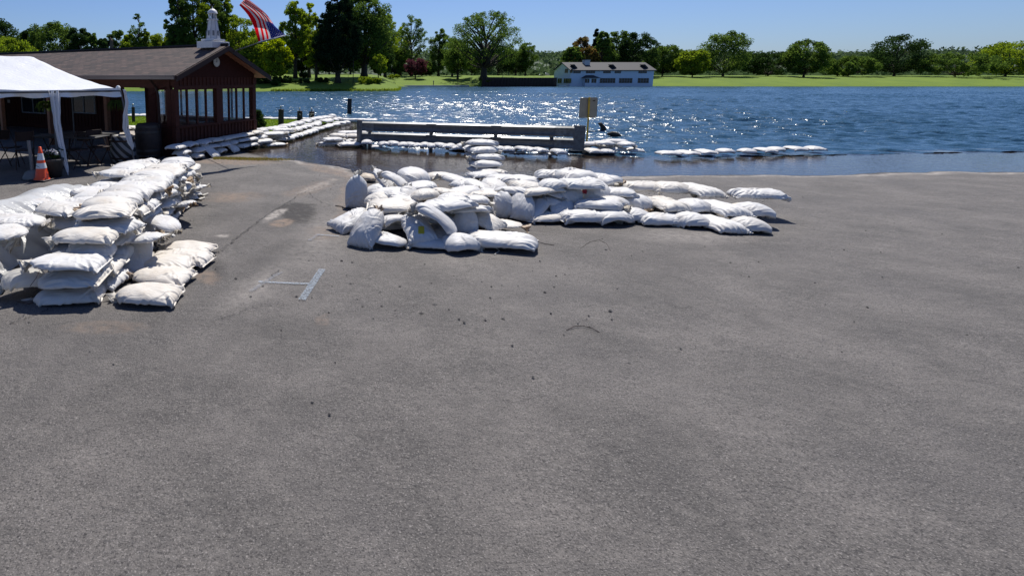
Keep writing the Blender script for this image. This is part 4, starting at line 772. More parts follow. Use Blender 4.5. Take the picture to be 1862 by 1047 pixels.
MB().box(-.09,.09,-.01,.01,-.07,.07).build('wall_notice', mat('paper', (.35,.34,.32), .7), label='small pale notice on the dark wall at far left', cat='notice'); bpy.data.objects['wall_notice'].location = PM @ Vector((AB-.12, b_at(19, AB-.12), 1.02)); bpy.data.objects['wall_notice'].rotation_euler = (0,0,ANG-math.pi/2)
# ------------------------------------------------------------------ flag
fl = empty('flag_on_staff', (0,0,0), label='red and white striped flag with starry blue canton, blown sideways over the roof', cat='flag')
YF = 14.6
def fpt(s, t):                 # s: 0 hoist .. 1 fly, t: 0 stripes' free edge (left) .. 1 canton edge (right)
    A = [(470,76),(461,48),(450,27),(435,10)]; B = [(518.5,63.5),(500,48),(482,24),(447,-4)]
    def cr(C, s): k = s*3; i = min(int(k), 2); f = k-i; g = lambda q: C[max(0, min(3, q))]; p0, p1, p2, p3 = g(i-1), g(i), g(i+1), g(i+2); return [0.5*((2*p1[d])+(-p0[d]+p2[d])*f+(2*p0[d]-5*p1[d]+4*p2[d]-p3[d])*f*f+(-p0[d]+3*p1[d]-3*p2[d]+p3[d])*f**3) for d in (0, 1)]
    a, b_ = cr(A, s), cr(B, s); bow = 5*math.sin(math.pi*t)*math.sin(math.pi*min(1, s*1.1)); t2 = t**(1-.42*min(1, s/.45))
    u, v = a[0]*(1-t2)+b_[0]*t2+bow*.1, a[1]*(1-t2)+b_[1]*t2-bow*.8
    dep = YF+.55*t-.3*s+.10*math.sin(t*8+s*5)*(.3+s)+.05*math.sin(s*11)
    return PY(u, v, dep)
def cloth_mat(name, c, tr):
    m = leaf_mat(name, c, c, tr)
    for n_ in m.node_tree.nodes:
        if n_.type == 'HUE_SAT': n_.inputs['Hue'].default_value = .5; n_.inputs['Value'].default_value = 1.0; n_.inputs['Saturation'].default_value = 1.0
    return m
M['fred'] = cloth_mat('flag_red', (.58,.006,.012), .6); M['fwhite'] = cloth_mat('flag_white', (.55,.54,.54), .55); M['fblue'] = cloth_mat('flag_blue', (.018,.028,.20), .5)
nsg, ntg = 60, 52; gp = [[fpt(i/nsg, j/ntg) for j in range(ntg+1)] for i in range(nsg+1)]; vs = [q for r_ in gp for q in r_]; fs = []; mi = []
for i in range(nsg):
    for j in range(ntg):
        a = i*(ntg+1)+j; fs.append((a, a+1, a+ntg+2, a+ntg+1)); st = int((j+.5)/ntg*13); can = (i+.5)/nsg < .4 and st >= 6; mi.append(2 if can else (0 if st % 2 == 0 else 1))
mesh_obj('cloth', vs, fs, None, fl, smooth=True, mats=[M['fred'], M['fwhite'], M['fblue']], mi=mi)
st = MB()
for r_ in range(9):
    for c_ in range(6 if r_ % 2 == 0 else 5):
        t0 = 6/13+(r_+1)/10*7/13; s0 = ((c_+.5)/6 if r_ % 2 == 0 else (c_+1)/6)*.4; e = .01
        o_ = fpt(s0, t0); ds = (fpt(s0+e, t0)-o_)/e/1.52; dt = (fpt(s0, min(1, t0+e))-o_)/e/.91; nr = ds.cross(dt).normalized()
        for sg in (-1, 1):
            ring = [o_+nr*.004*sg]+[o_+nr*.004*sg+(ds*math.cos(k*math.pi/5)+dt*math.sin(k*math.pi/5))*(.026 if k % 2 == 0 else .011) for k in range(10)]
            st.add(ring, [(0, 1+k, 1+(k+1) % 10) for k in range(10)])
st.build('stars', M['fwhite'], fl)
hb = [fpt(0, k/12)-Vector((0, 0, .004)) for k in range(13)]; MB().tube([q+Vector((0,0,-.012)) for q in hb], .016, 6).build('hoist_band', M['white_trim'], fl)
s0 = PM @ Vector((2.2, -.42, rz(2.2)-.04)); MB().tube([s0, s0.lerp(fpt(0,0)+Vector((0,0,-.03)), .6), fpt(0, 0)+Vector((0,0,-.03)), fpt(0, .5)+Vector((0,0,-.03)), fpt(0, 1)+Vector((.03,0,-.02)), fpt(0, 1)+Vector((.16,.05,.03))], [.014,.013,.012,.011,.010,.007], 8).build('staff', M['galv_dull'], fl)
# ------------------------------------------------------------------ guardrail
A_ = Vector((1.66, 17.5, 0)); B_ = Vector((7.83, 15.5, 0)); gd = (B_-A_); GL = gd.length; ga = math.atan2(gd.y, gd.x)
gr_ = empty('guardrail', A_, ga, label='two rail galvanised steel guardrail standing at the flooded edge', cat='guardrail')
def wbeam(x0, x1, zc, y0, nm, m, par=gr_):
    prof = [(-.150,.03),(-.146,.0),(-.11,-.004),(-.07,.012),(-.02,.018),(.04,.014),(.085,.0),(.105,.006),(.150,.085),(.155,.09)]; n = len(prof); vs = []
    for x in (x0, x1):
        for off in (0, .004):
            for z_, y_ in prof: vs.append((x, y0+y_+off, zc+z_))
    fs = []
    for k in range(n-1): fs += [(k, k+1, 2*n+k+1, 2*n+k), (n+k+1, n+k, 3*n+k, 3*n+k+1), (k+1, k, n+k, n+k+1), (2*n+k, 2*n+k+1, 3*n+k+1, 3*n+k)]
    fs += [(0, 2*n, 3*n, n), (n-1, 2*n-1, 4*n-1, 3*n-1)]
    return mesh_obj(nm, vs, fs, m, par)
for zc in (.60, .26):
    wbeam(.42, GL-.75, zc, .0, 'rail', M['galv'])
    for x0, x1 in ((0.02, .44), (GL-.77, GL-.28)): wbeam(x0, x1, zc, -.006, 'end_section', M['galv_dull'])
    for x in (2.22, 4.1): MB().box(x-.15, x+.15, -.012, -.002, zc+.105, zc+.125).build('splice_edge', M['galv_dull'], gr_)
MB().tube([(-.0, .0, .04), (-.0, .0, .80)], .07, 10).build('end_post', M['galv_dull'], gr_)
bx_ = MB().box(GL-.28, GL+.0, -.0, .012, .08, .78).box(GL-.28, GL, .10, .112, .08, .78).box(GL, GL+.012, 0, .112, .08, .78); bx_.build('end_buffer', M['galv_dull'], gr_)
MB().box(-.10, .0, -.02, .0, .08, .78).build('end_buffer', M['galv_dull'], gr_)
for x in (.30, 2.22, 4.1, GL-.85):
    MB().box(x-.05, x+.05, .085, .10, -.5, .74).box(x-.05, x-.04, .10, .18, -.5, .74).box(x-.05, x+.05, .18, .195, -.5, .74).build('post', M['galv_dull'] if 1 else None, gr_)
    for zc in (.60, .245):
        for sg in (-.08, .08): MB().lathe([(0,0),(.015,0),(.015,.012),(0,.016)], (0,0,0), 8).build('bolt', M['galv_dull'], gr_); bo = COL.objects[-1]; bo.location = (x, .0, zc); bo.rotation_euler = (R(90), 0, 0); bo.location.z += sg*0; break
# ------------------------------------------------------------------ sign
sf = P(1067, 264); sf.y += .0; sg_ = empty('sign_post', sf, label='square sign seen from behind on a yellow post right of the guardrail', cat='sign')
top = PY(1072, 177, sf.y)-sf; d_ = Vector((top.x, 0, top.z)).normalized()
ps = MB(); q0 = Vector((0,0,-.4)); 
ps.tube([q0, top*.5, top], .028, 4).build('post', M['yellow'], sg_)
rt = math.atan2(top.x, top.z); pm = Matrix.Translation(top*.78+Vector((.0,.035,0))) @ Matrix.Rotation(rt, 4, 'Y')
def rrect(w, h, r_, n=5): return [(sx*(w/2-r_)+r_*math.cos(a), sz*(h/2-r_)+r_*math.sin(a)) for sx, sz, a0 in ((1,1,0),(-1,1,90),(-1,-1,180),(1,-1,270)) for a in [R(a0+90*k/n) for k in range(n+1)]]
pp = MB().prism(rrect(.56, .64, .05), 0, .006); pp.v = [tuple(pm @ Vector(q)) for q in pp.v]; pp.build('panel', M['sign_back'], sg_)
mk2 = MB().box(.13, .20, -.004, -.001, .20, .235); mk2.v = [tuple(pm @ Vector(q)) for q in mk2.v]; mk2.build('sticker', M['trim'], sg_)
for z_ in (-.22, .22): bl = MB().lathe([(0,0),(.016,0),(.012,.01),(0,.012)], n=8); bl.v = [tuple(pm @ Vector((q[0], -q[2]-.062, z_+q[1]))) for q in bl.v]; bl.build('bolt', M['galv_dull'], sg_)
# pilings and rope
tops = []
for i, (u, vb, vt, Yd, lb) in enumerate(((511, 226, 199, 24.5, 'leftmost of three dark wooden pilings on the near lawn'), (545, 224, 202, 25.2, 'middle dark piling with a rope tied to its right side'), (566.5, 224, 203, 25.8, 'right piling of three, at the end of the rope'), (243, 214, 195, 26.5, 'dark piling seen through the open passage of the pavilion'))):
    p = PY(u, 220, Yd); p.z = 0; H = PY(u, vt, Yd).z; t = empty('piling', p, label=lb, cat='piling', group='pilings on the near lawn'); r_ = .125 if i < 3 else .08
    MB().tube([(0,0,-.2), (.0,0,H*.5), (.01,0,H)], [r_*1.05, r_, r_*.97], 12).build('post', M['darkwood'], t, bevel=.01)
    MB().tube([(0,0,H), (0,0,H+.10)], .018, 6).build('finial_stem', M['trim'], t)
    MB().lathe([(0,-.045),(.032,-.032),(.045,0),(.032,.032),(0,.045)], (0,0,H+.13), 12).build('finial_globe', M['glassball'], t, smooth=True); tops.append(p+Vector((0, -.12, H-.12)))
a, b_ = tops[1], tops[2]; MB().tube([a.lerp(b_, k/12)+Vector((0,-.02,-.28*math.sin(math.pi*k/12))) for k in range(13)], .018, 6).tube([b_+Vector((-.13,-.02,.0)), b_+Vector((0,-.05,.03)), b_+Vector((.13,-.0,.02))], .018, 6).build('rope', M['rope'], label='pale sagging rope strung between middle and right pilings', cat='rope')
a, b_ = tops[0], tops[1]; MB().tube([a.lerp(b_, k/10)+Vector((0,0,.06-.05*math.sin(math.pi*k/10))) for k in range(11)], .006, 5).build('cable', M['trim'], label='thin cable strung between left and middle pilings', cat='cable')
pl = P(635, 208, WL); MB().tube([pl+Vector((0,0,-.6)), pl+Vector((.02,0,.95))], [.14,.13], 12).build('lake_piling', M['darkwood'], label='single tall dark piling standing out in the lake water', cat='piling', bevel=.015)
# driftwood stubs right of the sign
p = P(1093, 240, WL); MB().tube([p+Vector((.12,0,-.1)), p+Vector((.06,0,.2)), p+Vector((-.06,0,.33)), p+Vector((-.14,0,.34))], [.13,.10,.07,.03], 8).build('driftwood_stub', M['darkwood'], smooth=True, label='dark leaning driftwood stub right of the sign post', cat='driftwood')
p = P(1114, 250, WL); MB().tube([p+Vector((-.22,0,.12)), p+Vector((-.05,0,.14)), p+Vector((.14,0,.08)), p+Vector((.35,0,.02))], [.03,.09,.11,.03], 8).tube([p+Vector((-.1,0,-.05)), p+Vector((-.02,0,.1))], [.05,.04], 6).build('driftwood_stub', M['darkwood'], smooth=True, label='flat dark driftwood floating at the right edge of the photo', cat='driftwood')
# evergreen shrub at the pavilion corner
p = P(470, 247); 
rg = np.random.default_rng(12); p = Vector((-1.85, 20.2, 0)); t_ = rg.random(90); a = rg.uniform(0,6.28,90); r_ = .30*(1-t_)**.6; C = np.stack([np.cos(a)*r_, np.sin(a)*r_, .08+t_*.85], 1)
es = empty('evergreen_shrub', p, label='dark narrow evergreen shrub behind the right pavilion corner', cat='shrub'); V_ = leaf_quads(C, np.full(90,.12), 70, .03, rg); fast_mesh('crown', V_, np.arange(len(V_)).reshape(-1,4), LM['dark'], es); MB().tube([(0,0,0),(0,0,.7)], .03, 6).build('stem', M['grey_tree'], es)
# ------------------------------------------------------------------ sandbags
def smooth_noise(rng, N, M, k):
    a = np.zeros((M, N))
    for f in range(1, k+1):
        for _ in range(3):
            ph = rng.uniform(0, 6.28); kx = rng.integers(-f, f+1); ky = rng.uniform(-f, f)
            a += rng.normal()/f*np.sin(2*np.pi*(kx*np.arange(N)[None,:]/N + ky*np.arange(M)[:,None]/M)+ph)
    return a
def sim_bag(seed, L=.60, W=.36, fill=.0122, load=None, ground=None, N=52, M=44, neck=True, iters=420, slack=.12, skew=0., hyd=16.):
    """blow up a sewn, tied tube of cloth filled with heavy sand: returns (M,N,3) grid and neck row"""
    rng = np.random.default_rng(seed)
    tuft = 7 if neck else 2
    Mb = M - tuft
    s = np.arange(N)/N
    tri = 1-4*np.abs(s-.5); tri = tri  # -1..1..-1
    yy = tri*W/2
    sg = np.where(s < .5, 1, -1.)
    xs = np.linspace(-L/2, L/2, M)
    P = np.zeros((M, N, 3))
    P[:,:,0] = xs[:,None]; ph_ = 2*np.pi*(s-.5); P[:,:,1] = (-np.abs(0)+np.cos(ph_)*W*.42)[None,:]
    P[:,:,2] = .07 - np.sin(ph_)[None,:]*.065*np.sin(np.pi*np.clip((np.arange(M)+1)/(Mb+1),0.02,.98))[:,None]
    P += rng.normal(0, .004, P.shape)
    P[:,:,2] += .008*smooth_noise(rng, N, M, 7)
    rx = L/(M-1); ry = 2*W/N; rd = np.hypot(rx, ry)
    V = np.zeros_like(P)
    h0 = ground if ground else (lambda x,y: 0*x)
    mir = (-np.arange(N)) % N
    wts = np.ones((M,1,1)); 
    def stretch(P, A, B, r, lim, kk):
        d = B-A; l = np.sqrt((d*d).sum(-1, keepdims=True))+1e-9
        c = (l-r)/l*.5
        c = np.where(c < 0, c*lim, c)*kk
        return d*c
    rx0, ry0 = rx, ry
    for it in range(iters):
        if it == 140:
            P[:,:,2] += .006*smooth_noise(rng, N, M, 9)*np.where(P[:,:,2]>.03,1,0); P += rng.normal(0,.002,P.shape)
        if it > 140:
            g_ = 1+slack*min(1,(it-140)/150); rx = rx0*g_; ry = ry0*(1+.6*(g_-1)); rd = np.hypot(rx,ry)
        # normals
        du = np.zeros_like(P); du[1:-1] = P[2:]-P[:-2]; du[0]=P[1]-P[0]; du[-1]=P[-1]-P[-2]
        dv = np.roll(P,-1,1)-np.roll(P,1,1)
        n = np.cross(dv, du); n[:] = n/4
        B = P[:Mb]
        vol = abs((B*n[:Mb]).sum()/3)
        if it == 0:
            sgn = np.sign((B-B.mean((0,1)))[...,:]*n[:Mb]).sum(); flip = 1 if ((B-B.mean((0,1)))*n[:Mb]).sum()>0 else -1
        c0 = B.mean((0,1)); vol = abs(((B-c0)*n[:Mb]).sum()/3)
        top = B[:,:,2].max()
        p = np.clip(60*(fill-vol)/fill,-22,14) + hyd*(top-P[:,:,2:3])/.15
        F = flip*n*p*14
        F[Mb:] = 0
        if it<300: F[Mb+1:] += rng.normal(0,.1,(M-Mb-1,N,3)) + .25*(P[Mb+1:]-P[Mb+1:].mean(1,keepdims=True))/.05
        V = V*.90 + F*.02
        V[:,:,2] -= .0006
        V = np.clip(V, -.006, .006)
        P = P + V
        Pold = P.copy()
        for k in range(5):
            D = np.zeros_like(P); C = np.zeros((M,N,1))
            a = P; b = np.roll(P,-1,1); d = stretch(P,a,b,ry,.9,1); D += d; D -= np.roll(d,1,1); C += 2
            a = P[:-1]; b = P[1:]; d = stretch(P,a,b,rx,.95,1); D[:-1]+=d; D[1:]-=d; C+=2
            b = np.roll(P,-1,1)[1:]; d = stretch(P,P[:-1],b,rd,.5,.6); D[:-1]+=d; D[1:]-=np.roll(d,1,1); C+=1
            b = np.roll(P,1,1)[1:]; d = stretch(P,P[:-1],b,rd,.5,.6); D[:-1]+=d; D[1:]-=np.roll(d,-1,1); C+=1
            # bending
            b = np.roll(P,-2,1); d = stretch(P,P,b,2*ry,.10,.12); D += d; D -= np.roll(d,2,1)
            d = stretch(P,P[:-2],P[2:],2*rx,.14,.12); D[:-2]+=d; D[2:]-=d
            P = P + D/C*1.9
            # sewn end
            for r in (0,1):
                m = (P[r]+P[r][mir])/2; P[r] = m
            if neck:
                for r,rad in ((Mb-1,.032),(Mb,.022),(Mb+1,.034)):
                    P[r,:,1] += (skew-P[r,:,1].mean())*.1; c = P[r].mean(0); q = P[r]-c; l = np.linalg.norm(q,axis=1,keepdims=True)
                    P[r] = c + q*np.minimum(1, rad/(l+1e-6))
            else:
                for r in (M-1,M-2):
                    P[r] = (P[r]+P[r][mir])/2
            g = h0(P[:,:,0],P[:,:,1])
            P[:,:,2] = np.maximum(P[:,:,2], g+.001)
            if load is not None and it > 120:
                zt = load(P[:,:,0],P[:,:,1])
                P[:,:,2] = np.where(P[:,:,2]>zt, P[:,:,2]+(zt-P[:,:,2])*.5, P[:,:,2])
        V += (P-Pold)*.25
    P[:,:,0] -= P[:Mb,:,0].mean(); P[:,:,1] -= P[:Mb,:,1].mean()
    return P, Mb
def upsample(P):
    """Catmull-Rom x2, periodic round the tube"""
    a = np.roll(P,1,1); b=P; c=np.roll(P,-1,1); d=np.roll(P,-2,1)
    mid = (-a+9*b+9*c-d)/16
    Q = np.empty((P.shape[0], P.shape[1]*2, 3)); Q[:,0::2]=P; Q[:,1::2]=mid
    E = np.concatenate([Q[:1]*2-Q[1:2], Q, Q[-1:]*2-Q[-2:-1]])
    mid = (-E[:-3]+9*E[1:-2]+9*E[2:-1]-E[3:])/16
    R = np.empty((Q.shape[0]*2-1, Q.shape[1], 3)); R[0::2]=Q; R[1::2]=mid
    return R

def wrinkles(Pu, Mb2, seed, n=16, A=.0085):
    rg = np.random.default_rng(seed); Mr, Nr, _ = Pu.shape
    du = np.zeros_like(Pu); du[1:-1] = Pu[2:]-Pu[:-2]; du[0] = Pu[1]-Pu[0]; du[-1] = Pu[-1]-Pu[-2]; dv = np.roll(Pu,-1,1)-np.roll(Pu,1,1); nn = np.cross(dv, du); nn /= np.linalg.norm(nn, axis=2, keepdims=True)+1e-9
    c0 = Pu[:Mb2].mean((0,1)); 
    if ((Pu[:Mb2]-c0)*nn[:Mb2]).sum() < 0: nn = -nn
    I = np.arange(Mr)[:, None]/Mb2*.55; J = np.arange(Nr)[None, :]/Nr*.72; h = np.zeros((Mr, Nr))
    def fold(u0, v0, th, ln, wd, a, one=False):
        dJ = (J-v0+.36) % .72-.36; t = (I-u0)*math.cos(th)+dJ*math.sin(th); d = -(I-u0)*math.sin(th)+dJ*math.cos(th)+rg.normal(0, .9)*t*t+.006*np.sin(t*rg.uniform(25, 60)+rg.uniform(0, 6))
        env = np.exp(-(t/ln)**2)*(1 if not one else np.clip(1+np.abs(t)*0, 0, 1))
        return a*env*(np.exp(-(d/wd)**2)-.75*np.exp(-((d-1.6*wd)/wd)**2))
    for k in range(15): h += fold(rg.uniform(.47, .56), rg.uniform(0, .72), rg.normal(0, .25), rg.uniform(.05, .16), rg.uniform(.007, .014), A*rg.uniform(.5, 1.4))
    for k in range(9): h += fold(rg.uniform(.0, .06), rg.uniform(0, .72), rg.normal(0, .35), rg.uniform(.04, .11), rg.uniform(.007, .013), A*rg.uniform(.4, 1.1))
    for c_, sg in ((0, 1), (0, -1), (.36, 1), (.36, -1)):
        for k in range(3): th = sg*rg.uniform(.35, 1.1); h += fold(.05, c_+sg*.05*math.sin(abs(th)), th, rg.uniform(.06, .15), rg.uniform(.008, .014), A*rg.uniform(.6, 1.3))
    for k in range(7):
        u0 = rg.uniform(.12, .45); v0 = rg.uniform(0, .72); th = rg.normal(1.2, .5)*rg.choice([-1, 1])
        for q in range(rg.integers(1, 4)): h += fold(u0+q*rg.uniform(.02, .035), v0+rg.normal(0, .01), th+rg.normal(0, .12), rg.uniform(.04, .10), rg.uniform(.007, .012), A*rg.uniform(.4, 1.0))
    h += .0032*smooth_noise(rg, Nr, Mr, 5)
    h += .0012*smooth_noise(rg, Nr, Mr, 14); h[:2] = 0
    return Pu+nn*h[:, :, None]
CFG = [dict(seed=1, slack=.18, fill=.0138), dict(seed=2, fill=.0150, slack=.12, skew=.05), dict(seed=3, fill=.0125, slack=.22, ground=lambda x, y: .06*np.exp(-(x/.2)**2)),
       dict(seed=4, fill=.0130, slack=.2, skew=-.09), dict(seed=5, neck=False, fill=.0150, slack=.15), dict(seed=6, fill=.0135, slack=.2, load=lambda x, y: .13+.10*x),
       dict(seed=7, L=.54, W=.36, fill=.0145, slack=.15), dict(seed=8, fill=.0145, slack=.18, ground=lambda x, y: .05-.7*x*x), dict(seed=9, L=.68, W=.33, fill=.0145, slack=.2, skew=.04), dict(seed=10, fill=.0095, slack=.28, ground=lambda x, y: .05*np.exp(-((x+.1)/.12)**2-((y-.05)/.12)**2))]
CFG += [dict(seed=21, fill=.0172, slack=.10, L=.60), dict(seed=22, fill=.0165, slack=.14, skew=.06, ground=lambda x, y: .05*np.exp(-(x/.15)**2)), dict(seed=23, fill=.0158, slack=.16, L=.58, ground=lambda x, y: .06-1.1*x*x), dict(seed=24, fill=.0168, slack=.10, neck=False, L=.56)]
PLUMP = [10, 11, 12, 13]
BAG = []; LOW = []; FARB = []
for i, c_ in enumerate(CFG):
    Pg, Mb = sim_bag(**c_)
    Pu = wrinkles(upsample(Pg), 2*Mb, i+50); Mr, Nr, _ = Pu.shape; ctr = Pu[:2*Mb].reshape(-1, 3); ctr = (ctr.min(0)+ctr.max(0))/2; Pu = Pu-ctr
    rb = 2*(Mb-1)+1 if c_.get('neck', True) else Mr
    def grid(name, G, m):
        a, b_ = G.shape[:2]; ii = np.arange(a-1)[:, None]*b_; jj = np.arange(b_)[None, :]; f = np.stack([ii+jj, ii+(jj+1) % b_, ii+b_+(jj+1) % b_, ii+b_+jj], -1).reshape(-1, 4)
        o = fast_mesh(name, G.reshape(-1, 3), f, m, smooth=True); me = o.data; bpy.data.objects.remove(o); return me
    body = grid('sandbag', Pu[:rb], M['bag']); tuft = None
    if rb < Mr:
        rg = np.random.default_rng(i+900); ring = Pu[rb-1]; cN = ring.mean(0); d_ = cN-Pu[rb-9].mean(0); d_ /= np.linalg.norm(d_); e1 = np.cross(d_, [0, 0, 1]); e1 /= np.linalg.norm(e1); e2 = np.cross(e1, d_); K_ = 9; T_ = np.zeros((K_, Nr, 3)); T_[0] = ring; an = np.arctan2((ring-cN) @ e2, (ring-cN) @ e1)
        ln_ = .11*(1+.25*np.sin(an*2+rg.uniform(0, 6))+.18*np.sin(an*5+rg.uniform(0, 6))); bendv = np.array([0, 0, rg.uniform(-.02, .03)])+e1*rg.uniform(-.03, .03)
        for k in range(1, K_):
            q = k/(K_-1); r_ = (.017 if k < 3 else .017+.052*((k-2)/(K_-3))**.8)*(1+.40*q*np.sin(an*7+rg.uniform(-.3, .3)+q*2)+.15*q*np.sin(an*13))
            T_[k] = cN+d_*(ln_*q)[:, None]+(np.cos(an)*r_)[:, None]*e1+(np.sin(an)*r_*.8)[:, None]*e2+bendv*q*q+rg.normal(0, .0025*q, (Nr, 3))
        tuft = grid('gathered_neck', T_, M['tuft'])
    BAG.append((body, tuft, Pu[:rb].reshape(-1, 3))); LOW.append(Pu[:rb:2, ::2])
WHITE, CREAM, GREY, TAN = (1,1,1,1), (1,.96,.895,1), (.92,.925,.94,1), (.78,.66,.52,1)
SETTLED = []
#SETTLED#
NS = []; FARG = []
brng = random.Random(7); NB = [0]
ZUP = {}
def bag(pos, yaw, label, group, var=None, pitch=0, roll=0, sc=1.0, zs=1.15, col=None, name='sandbag', ground=True, sx=1.0, sy=1.0, far=False):
    """yaw: direction of the tied neck; pitch: neck raised; pos: centre"""
    var = brng.randrange(len(BAG)) if var is None else var; body, tuft, pts = BAG[var]
    if far:
        G_ = LOW[var]; m_ = Matrix.Translation(Vector(pos)) @ Matrix.Rotation(R(yaw), 4, 'Z'); a_ = np.array(m_); FARB.append((G_.reshape(-1, 3)*np.array([sc*sx, sc*sy, sc*zs])) @ a_[:3, :3].T+a_[:3, 3]); FARG.append(G_.shape[:2]); return None
    o = bpy.data.objects.new(name, body); COL.objects.link(o); o.rotation_mode = 'XYZ'
    o.rotation_euler = (R(roll), R(-pitch), R(yaw)); o.scale = (sc*sx, sc*sy*brng.uniform(.96, 1.04), sc*zs)
    rot = np.array(o.rotation_euler.to_matrix()); lowest = ((pts*np.array(o.scale)) @ rot.T)[:, 2].min(); pos = Vector(pos)
    gz = -.02 if sdist(np.array(pos.x), np.array(pos.y), WATER) > 0 else -.10
    if ground and pos.z+lowest < gz: pos.z = gz-lowest
    if group and (group.startswith('sandbags of the heap') or group.startswith('stack of five')):
        if len(NS) < len(SETTLED): s_ = SETTLED[len(NS)]; pos = Vector(s_[:3]); o.rotation_euler = s_[3:]
        NS.append(1)
    o.location = pos; o.color = col or brng.choice([WHITE, WHITE, WHITE, CREAM, GREY, (.94,.93,.91,1)])
    if tuft:
        t = bpy.data.objects.new('gathered_neck', tuft); COL.objects.link(t); t.parent = o; t.color = (1, .97, .93, 1) if brng.random() < .8 else (.9, .72, .55, 1)
    tag(o, label, 'sandbag', group); NB[0] += 1; return o
ORD = ['first','second','third','fourth','fifth','sixth','seventh','eighth','ninth','tenth','eleventh','twelfth','thirteenth','fourteenth','fifteenth','sixteenth','seventeenth','eighteenth','nineteenth','twentieth']
LAY = ['bottom','second','third','fourth','fifth']
J = lambda a: brng.uniform(-a, a)
# long wall at the left -------------------------------------------------
GW = 'sandbags of the long wall at the left'
nr = 14; LH = .148
for r_ in range(nr):
    y = 5.10+r_*.36; nl = [3, 4, 5, 5, 5, 5, 5, 5, 5, 5, 5, 5, 5, 4][r_]
    shift = [0, .02, .05, .02, 0, 0, 0, 0, 0, 0, 0, 0, 0, 0][r_]
    for k in range(nl):
        top = k == nl-1; x = -2.30+J(.03)+shift+(.0 if r_ > 2 else .03); yy = y+J(.04)+k*.02
        nk = 180 if (r_ < 2 or (top and brng.random() < .5)) else (0 if brng.random() < .75 else 180)
        if r_ == 0: lb = 'front stack of the long wall, '+('dark shaded bag at its bottom', 'middle bag lit on its right end', 'creased bag on top')[k]
        else: lb = f'white sandbag, right column of long wall, {ORD[r_]} row from near end, {LAY[k] if not top else "top"} layer'
        bag((x-(.02 if top else 0), yy, .062+k*LH), nk+J(9), lb, GW, pitch=J(4), roll=J(5), zs=1.15, sc=1.08, sx=1.0, var=[1, 5, 9][k] if r_ == 0 else None, col=CREAM if r_ == 0 and k < 2 else None)
    if r_ >= 4:
        nl2 = [0,0,0,0,3,4,4,4,4,5,5,5,5,4][r_]
        ks = range(nl2) if r_ == 4 else range(max(0, nl2-2), nl2)
        for k in ks: bag((-2.93+J(.04)-.0*(r_ > 8), y+.06+J(.04), .062+k*LH), 180+J(10) if brng.random() < .75 else J(9), f'white sandbag, left column of long wall, {ORD[r_]} row from near end, {LAY[k] if k < nl2-1 else "top"} layer', GW, pitch=J(4), roll=J(5), zs=1.15, sc=1.06)
# a few loose bags leaning on the right face of the wall
for (u, v, z, yaw, pi_, var, lb) in ((262, 432, .35, -20, 10, 3, 'crumpled bag bulging from the wall face above the row of five'), (300, 405, .30, -35, -10, 2, 'crumpled bag sticking out of the wall face, middle of its height'), (248, 470, .14, 100, 30, 4, 'bag leaning between front stack and the row of five'), (292, 432, .16, -60, 20, 0, 'bag end with orange stained cloth behind the row of five'), (332, 372, .25, -30, 15, 3, 'torn ruffled bag end on the right face of the wall'), (352, 345, .22, -15, 20, 0, 'ruffled bag end low on the far right face of the wall')):
    bag(P(u, v, z), yaw, lb, GW, var=var, pitch=pi_, sc=.8, zs=1.0)
# row of five in front of the wall ---------------------------------------
for i, (u, v, yaw, lb) in enumerate(((273, 531, 172, 'cream sandbag lying on asphalt, nearest of the row of five'), (295, 499, 168, 'cream sandbag with a grey smudge, second nearest of the row of five'), (306, 478, 166, 'cream sandbag in the middle of the row of five'), (331, 466, 163, 'cream sandbag second farthest in the row of five'), (345, 449, 160, 'thin cream sandbag at the far end of the row of five'))):
    bag(P(u, v, .085), yaw, lb, 'row of five cream sandbags', var=[1, 0, 5, 8, 1][i], zs=1.25 if i < 4 else 1.0, sc=1.0, col=(1, .945, .87, 1))
# left branch: plastic sheet with bags on it -------------------------------
GB = 'sandbags weighing down the plastic sheet'
sa, sb = Vector((-3.75, 8.3, 0)), Vector((-4.40, 4.4, 0)); sdv = (sb-sa); sl_ = sdv.length; sdv.normalize(); sn = Vector((-sdv.y, sdv.x, 0))
if sn.y > 0: sn = -sn
rg = np.random.default_rng(21); nA, nB_ = 150, 60; A1, B1 = np.meshgrid(np.linspace(-.1, 1, nA), np.linspace(-1, 1, nB_)); 
prof = .50*np.maximum(0, 1-np.abs(B1*1.01)**1.35)*(1-.25*np.clip(-A1*12, 0, 1)); bump_ = .045*np.abs(np.sin(A1*sl_*3.6+.6*np.sin(B1*3)))*(1-B1**2); pleat = .048*np.sin(A1*sl_*26+4*B1+2.5*np.sin(A1*sl_*5))*np.clip(np.abs(B1)*1.3, 0, 1)*np.clip((1-np.abs(B1))*6, .25, 1)+.015*wobble(A1*sl_, B1*.6, .5, 4)
half = .95+.07*np.sin(A1*sl_*2.1)+.05*np.sin(A1*sl_*5.3); HZ_ = np.maximum(.012+.006*np.sin(A1*sl_*9), prof+bump_+pleat)
PX_ = sa.x+sdv.x*A1*sl_+sn.x*B1*half; PY_ = sa.y+sdv.y*A1*sl_+sn.y*B1*half; i0 = (np.arange(nB_-1)[:, None]*nA+np.arange(nA-1)[None, :]).ravel()
fast_mesh('plastic_sheet', np.stack([PX_, PY_, HZ_], -1).reshape(-1, 3), np.stack([i0, i0+1, i0+nA+1, i0+nA], 1), M['plastic'], smooth=True, label='creased white plastic sheet over the low bag wall at the left edge', cat='plastic sheet')
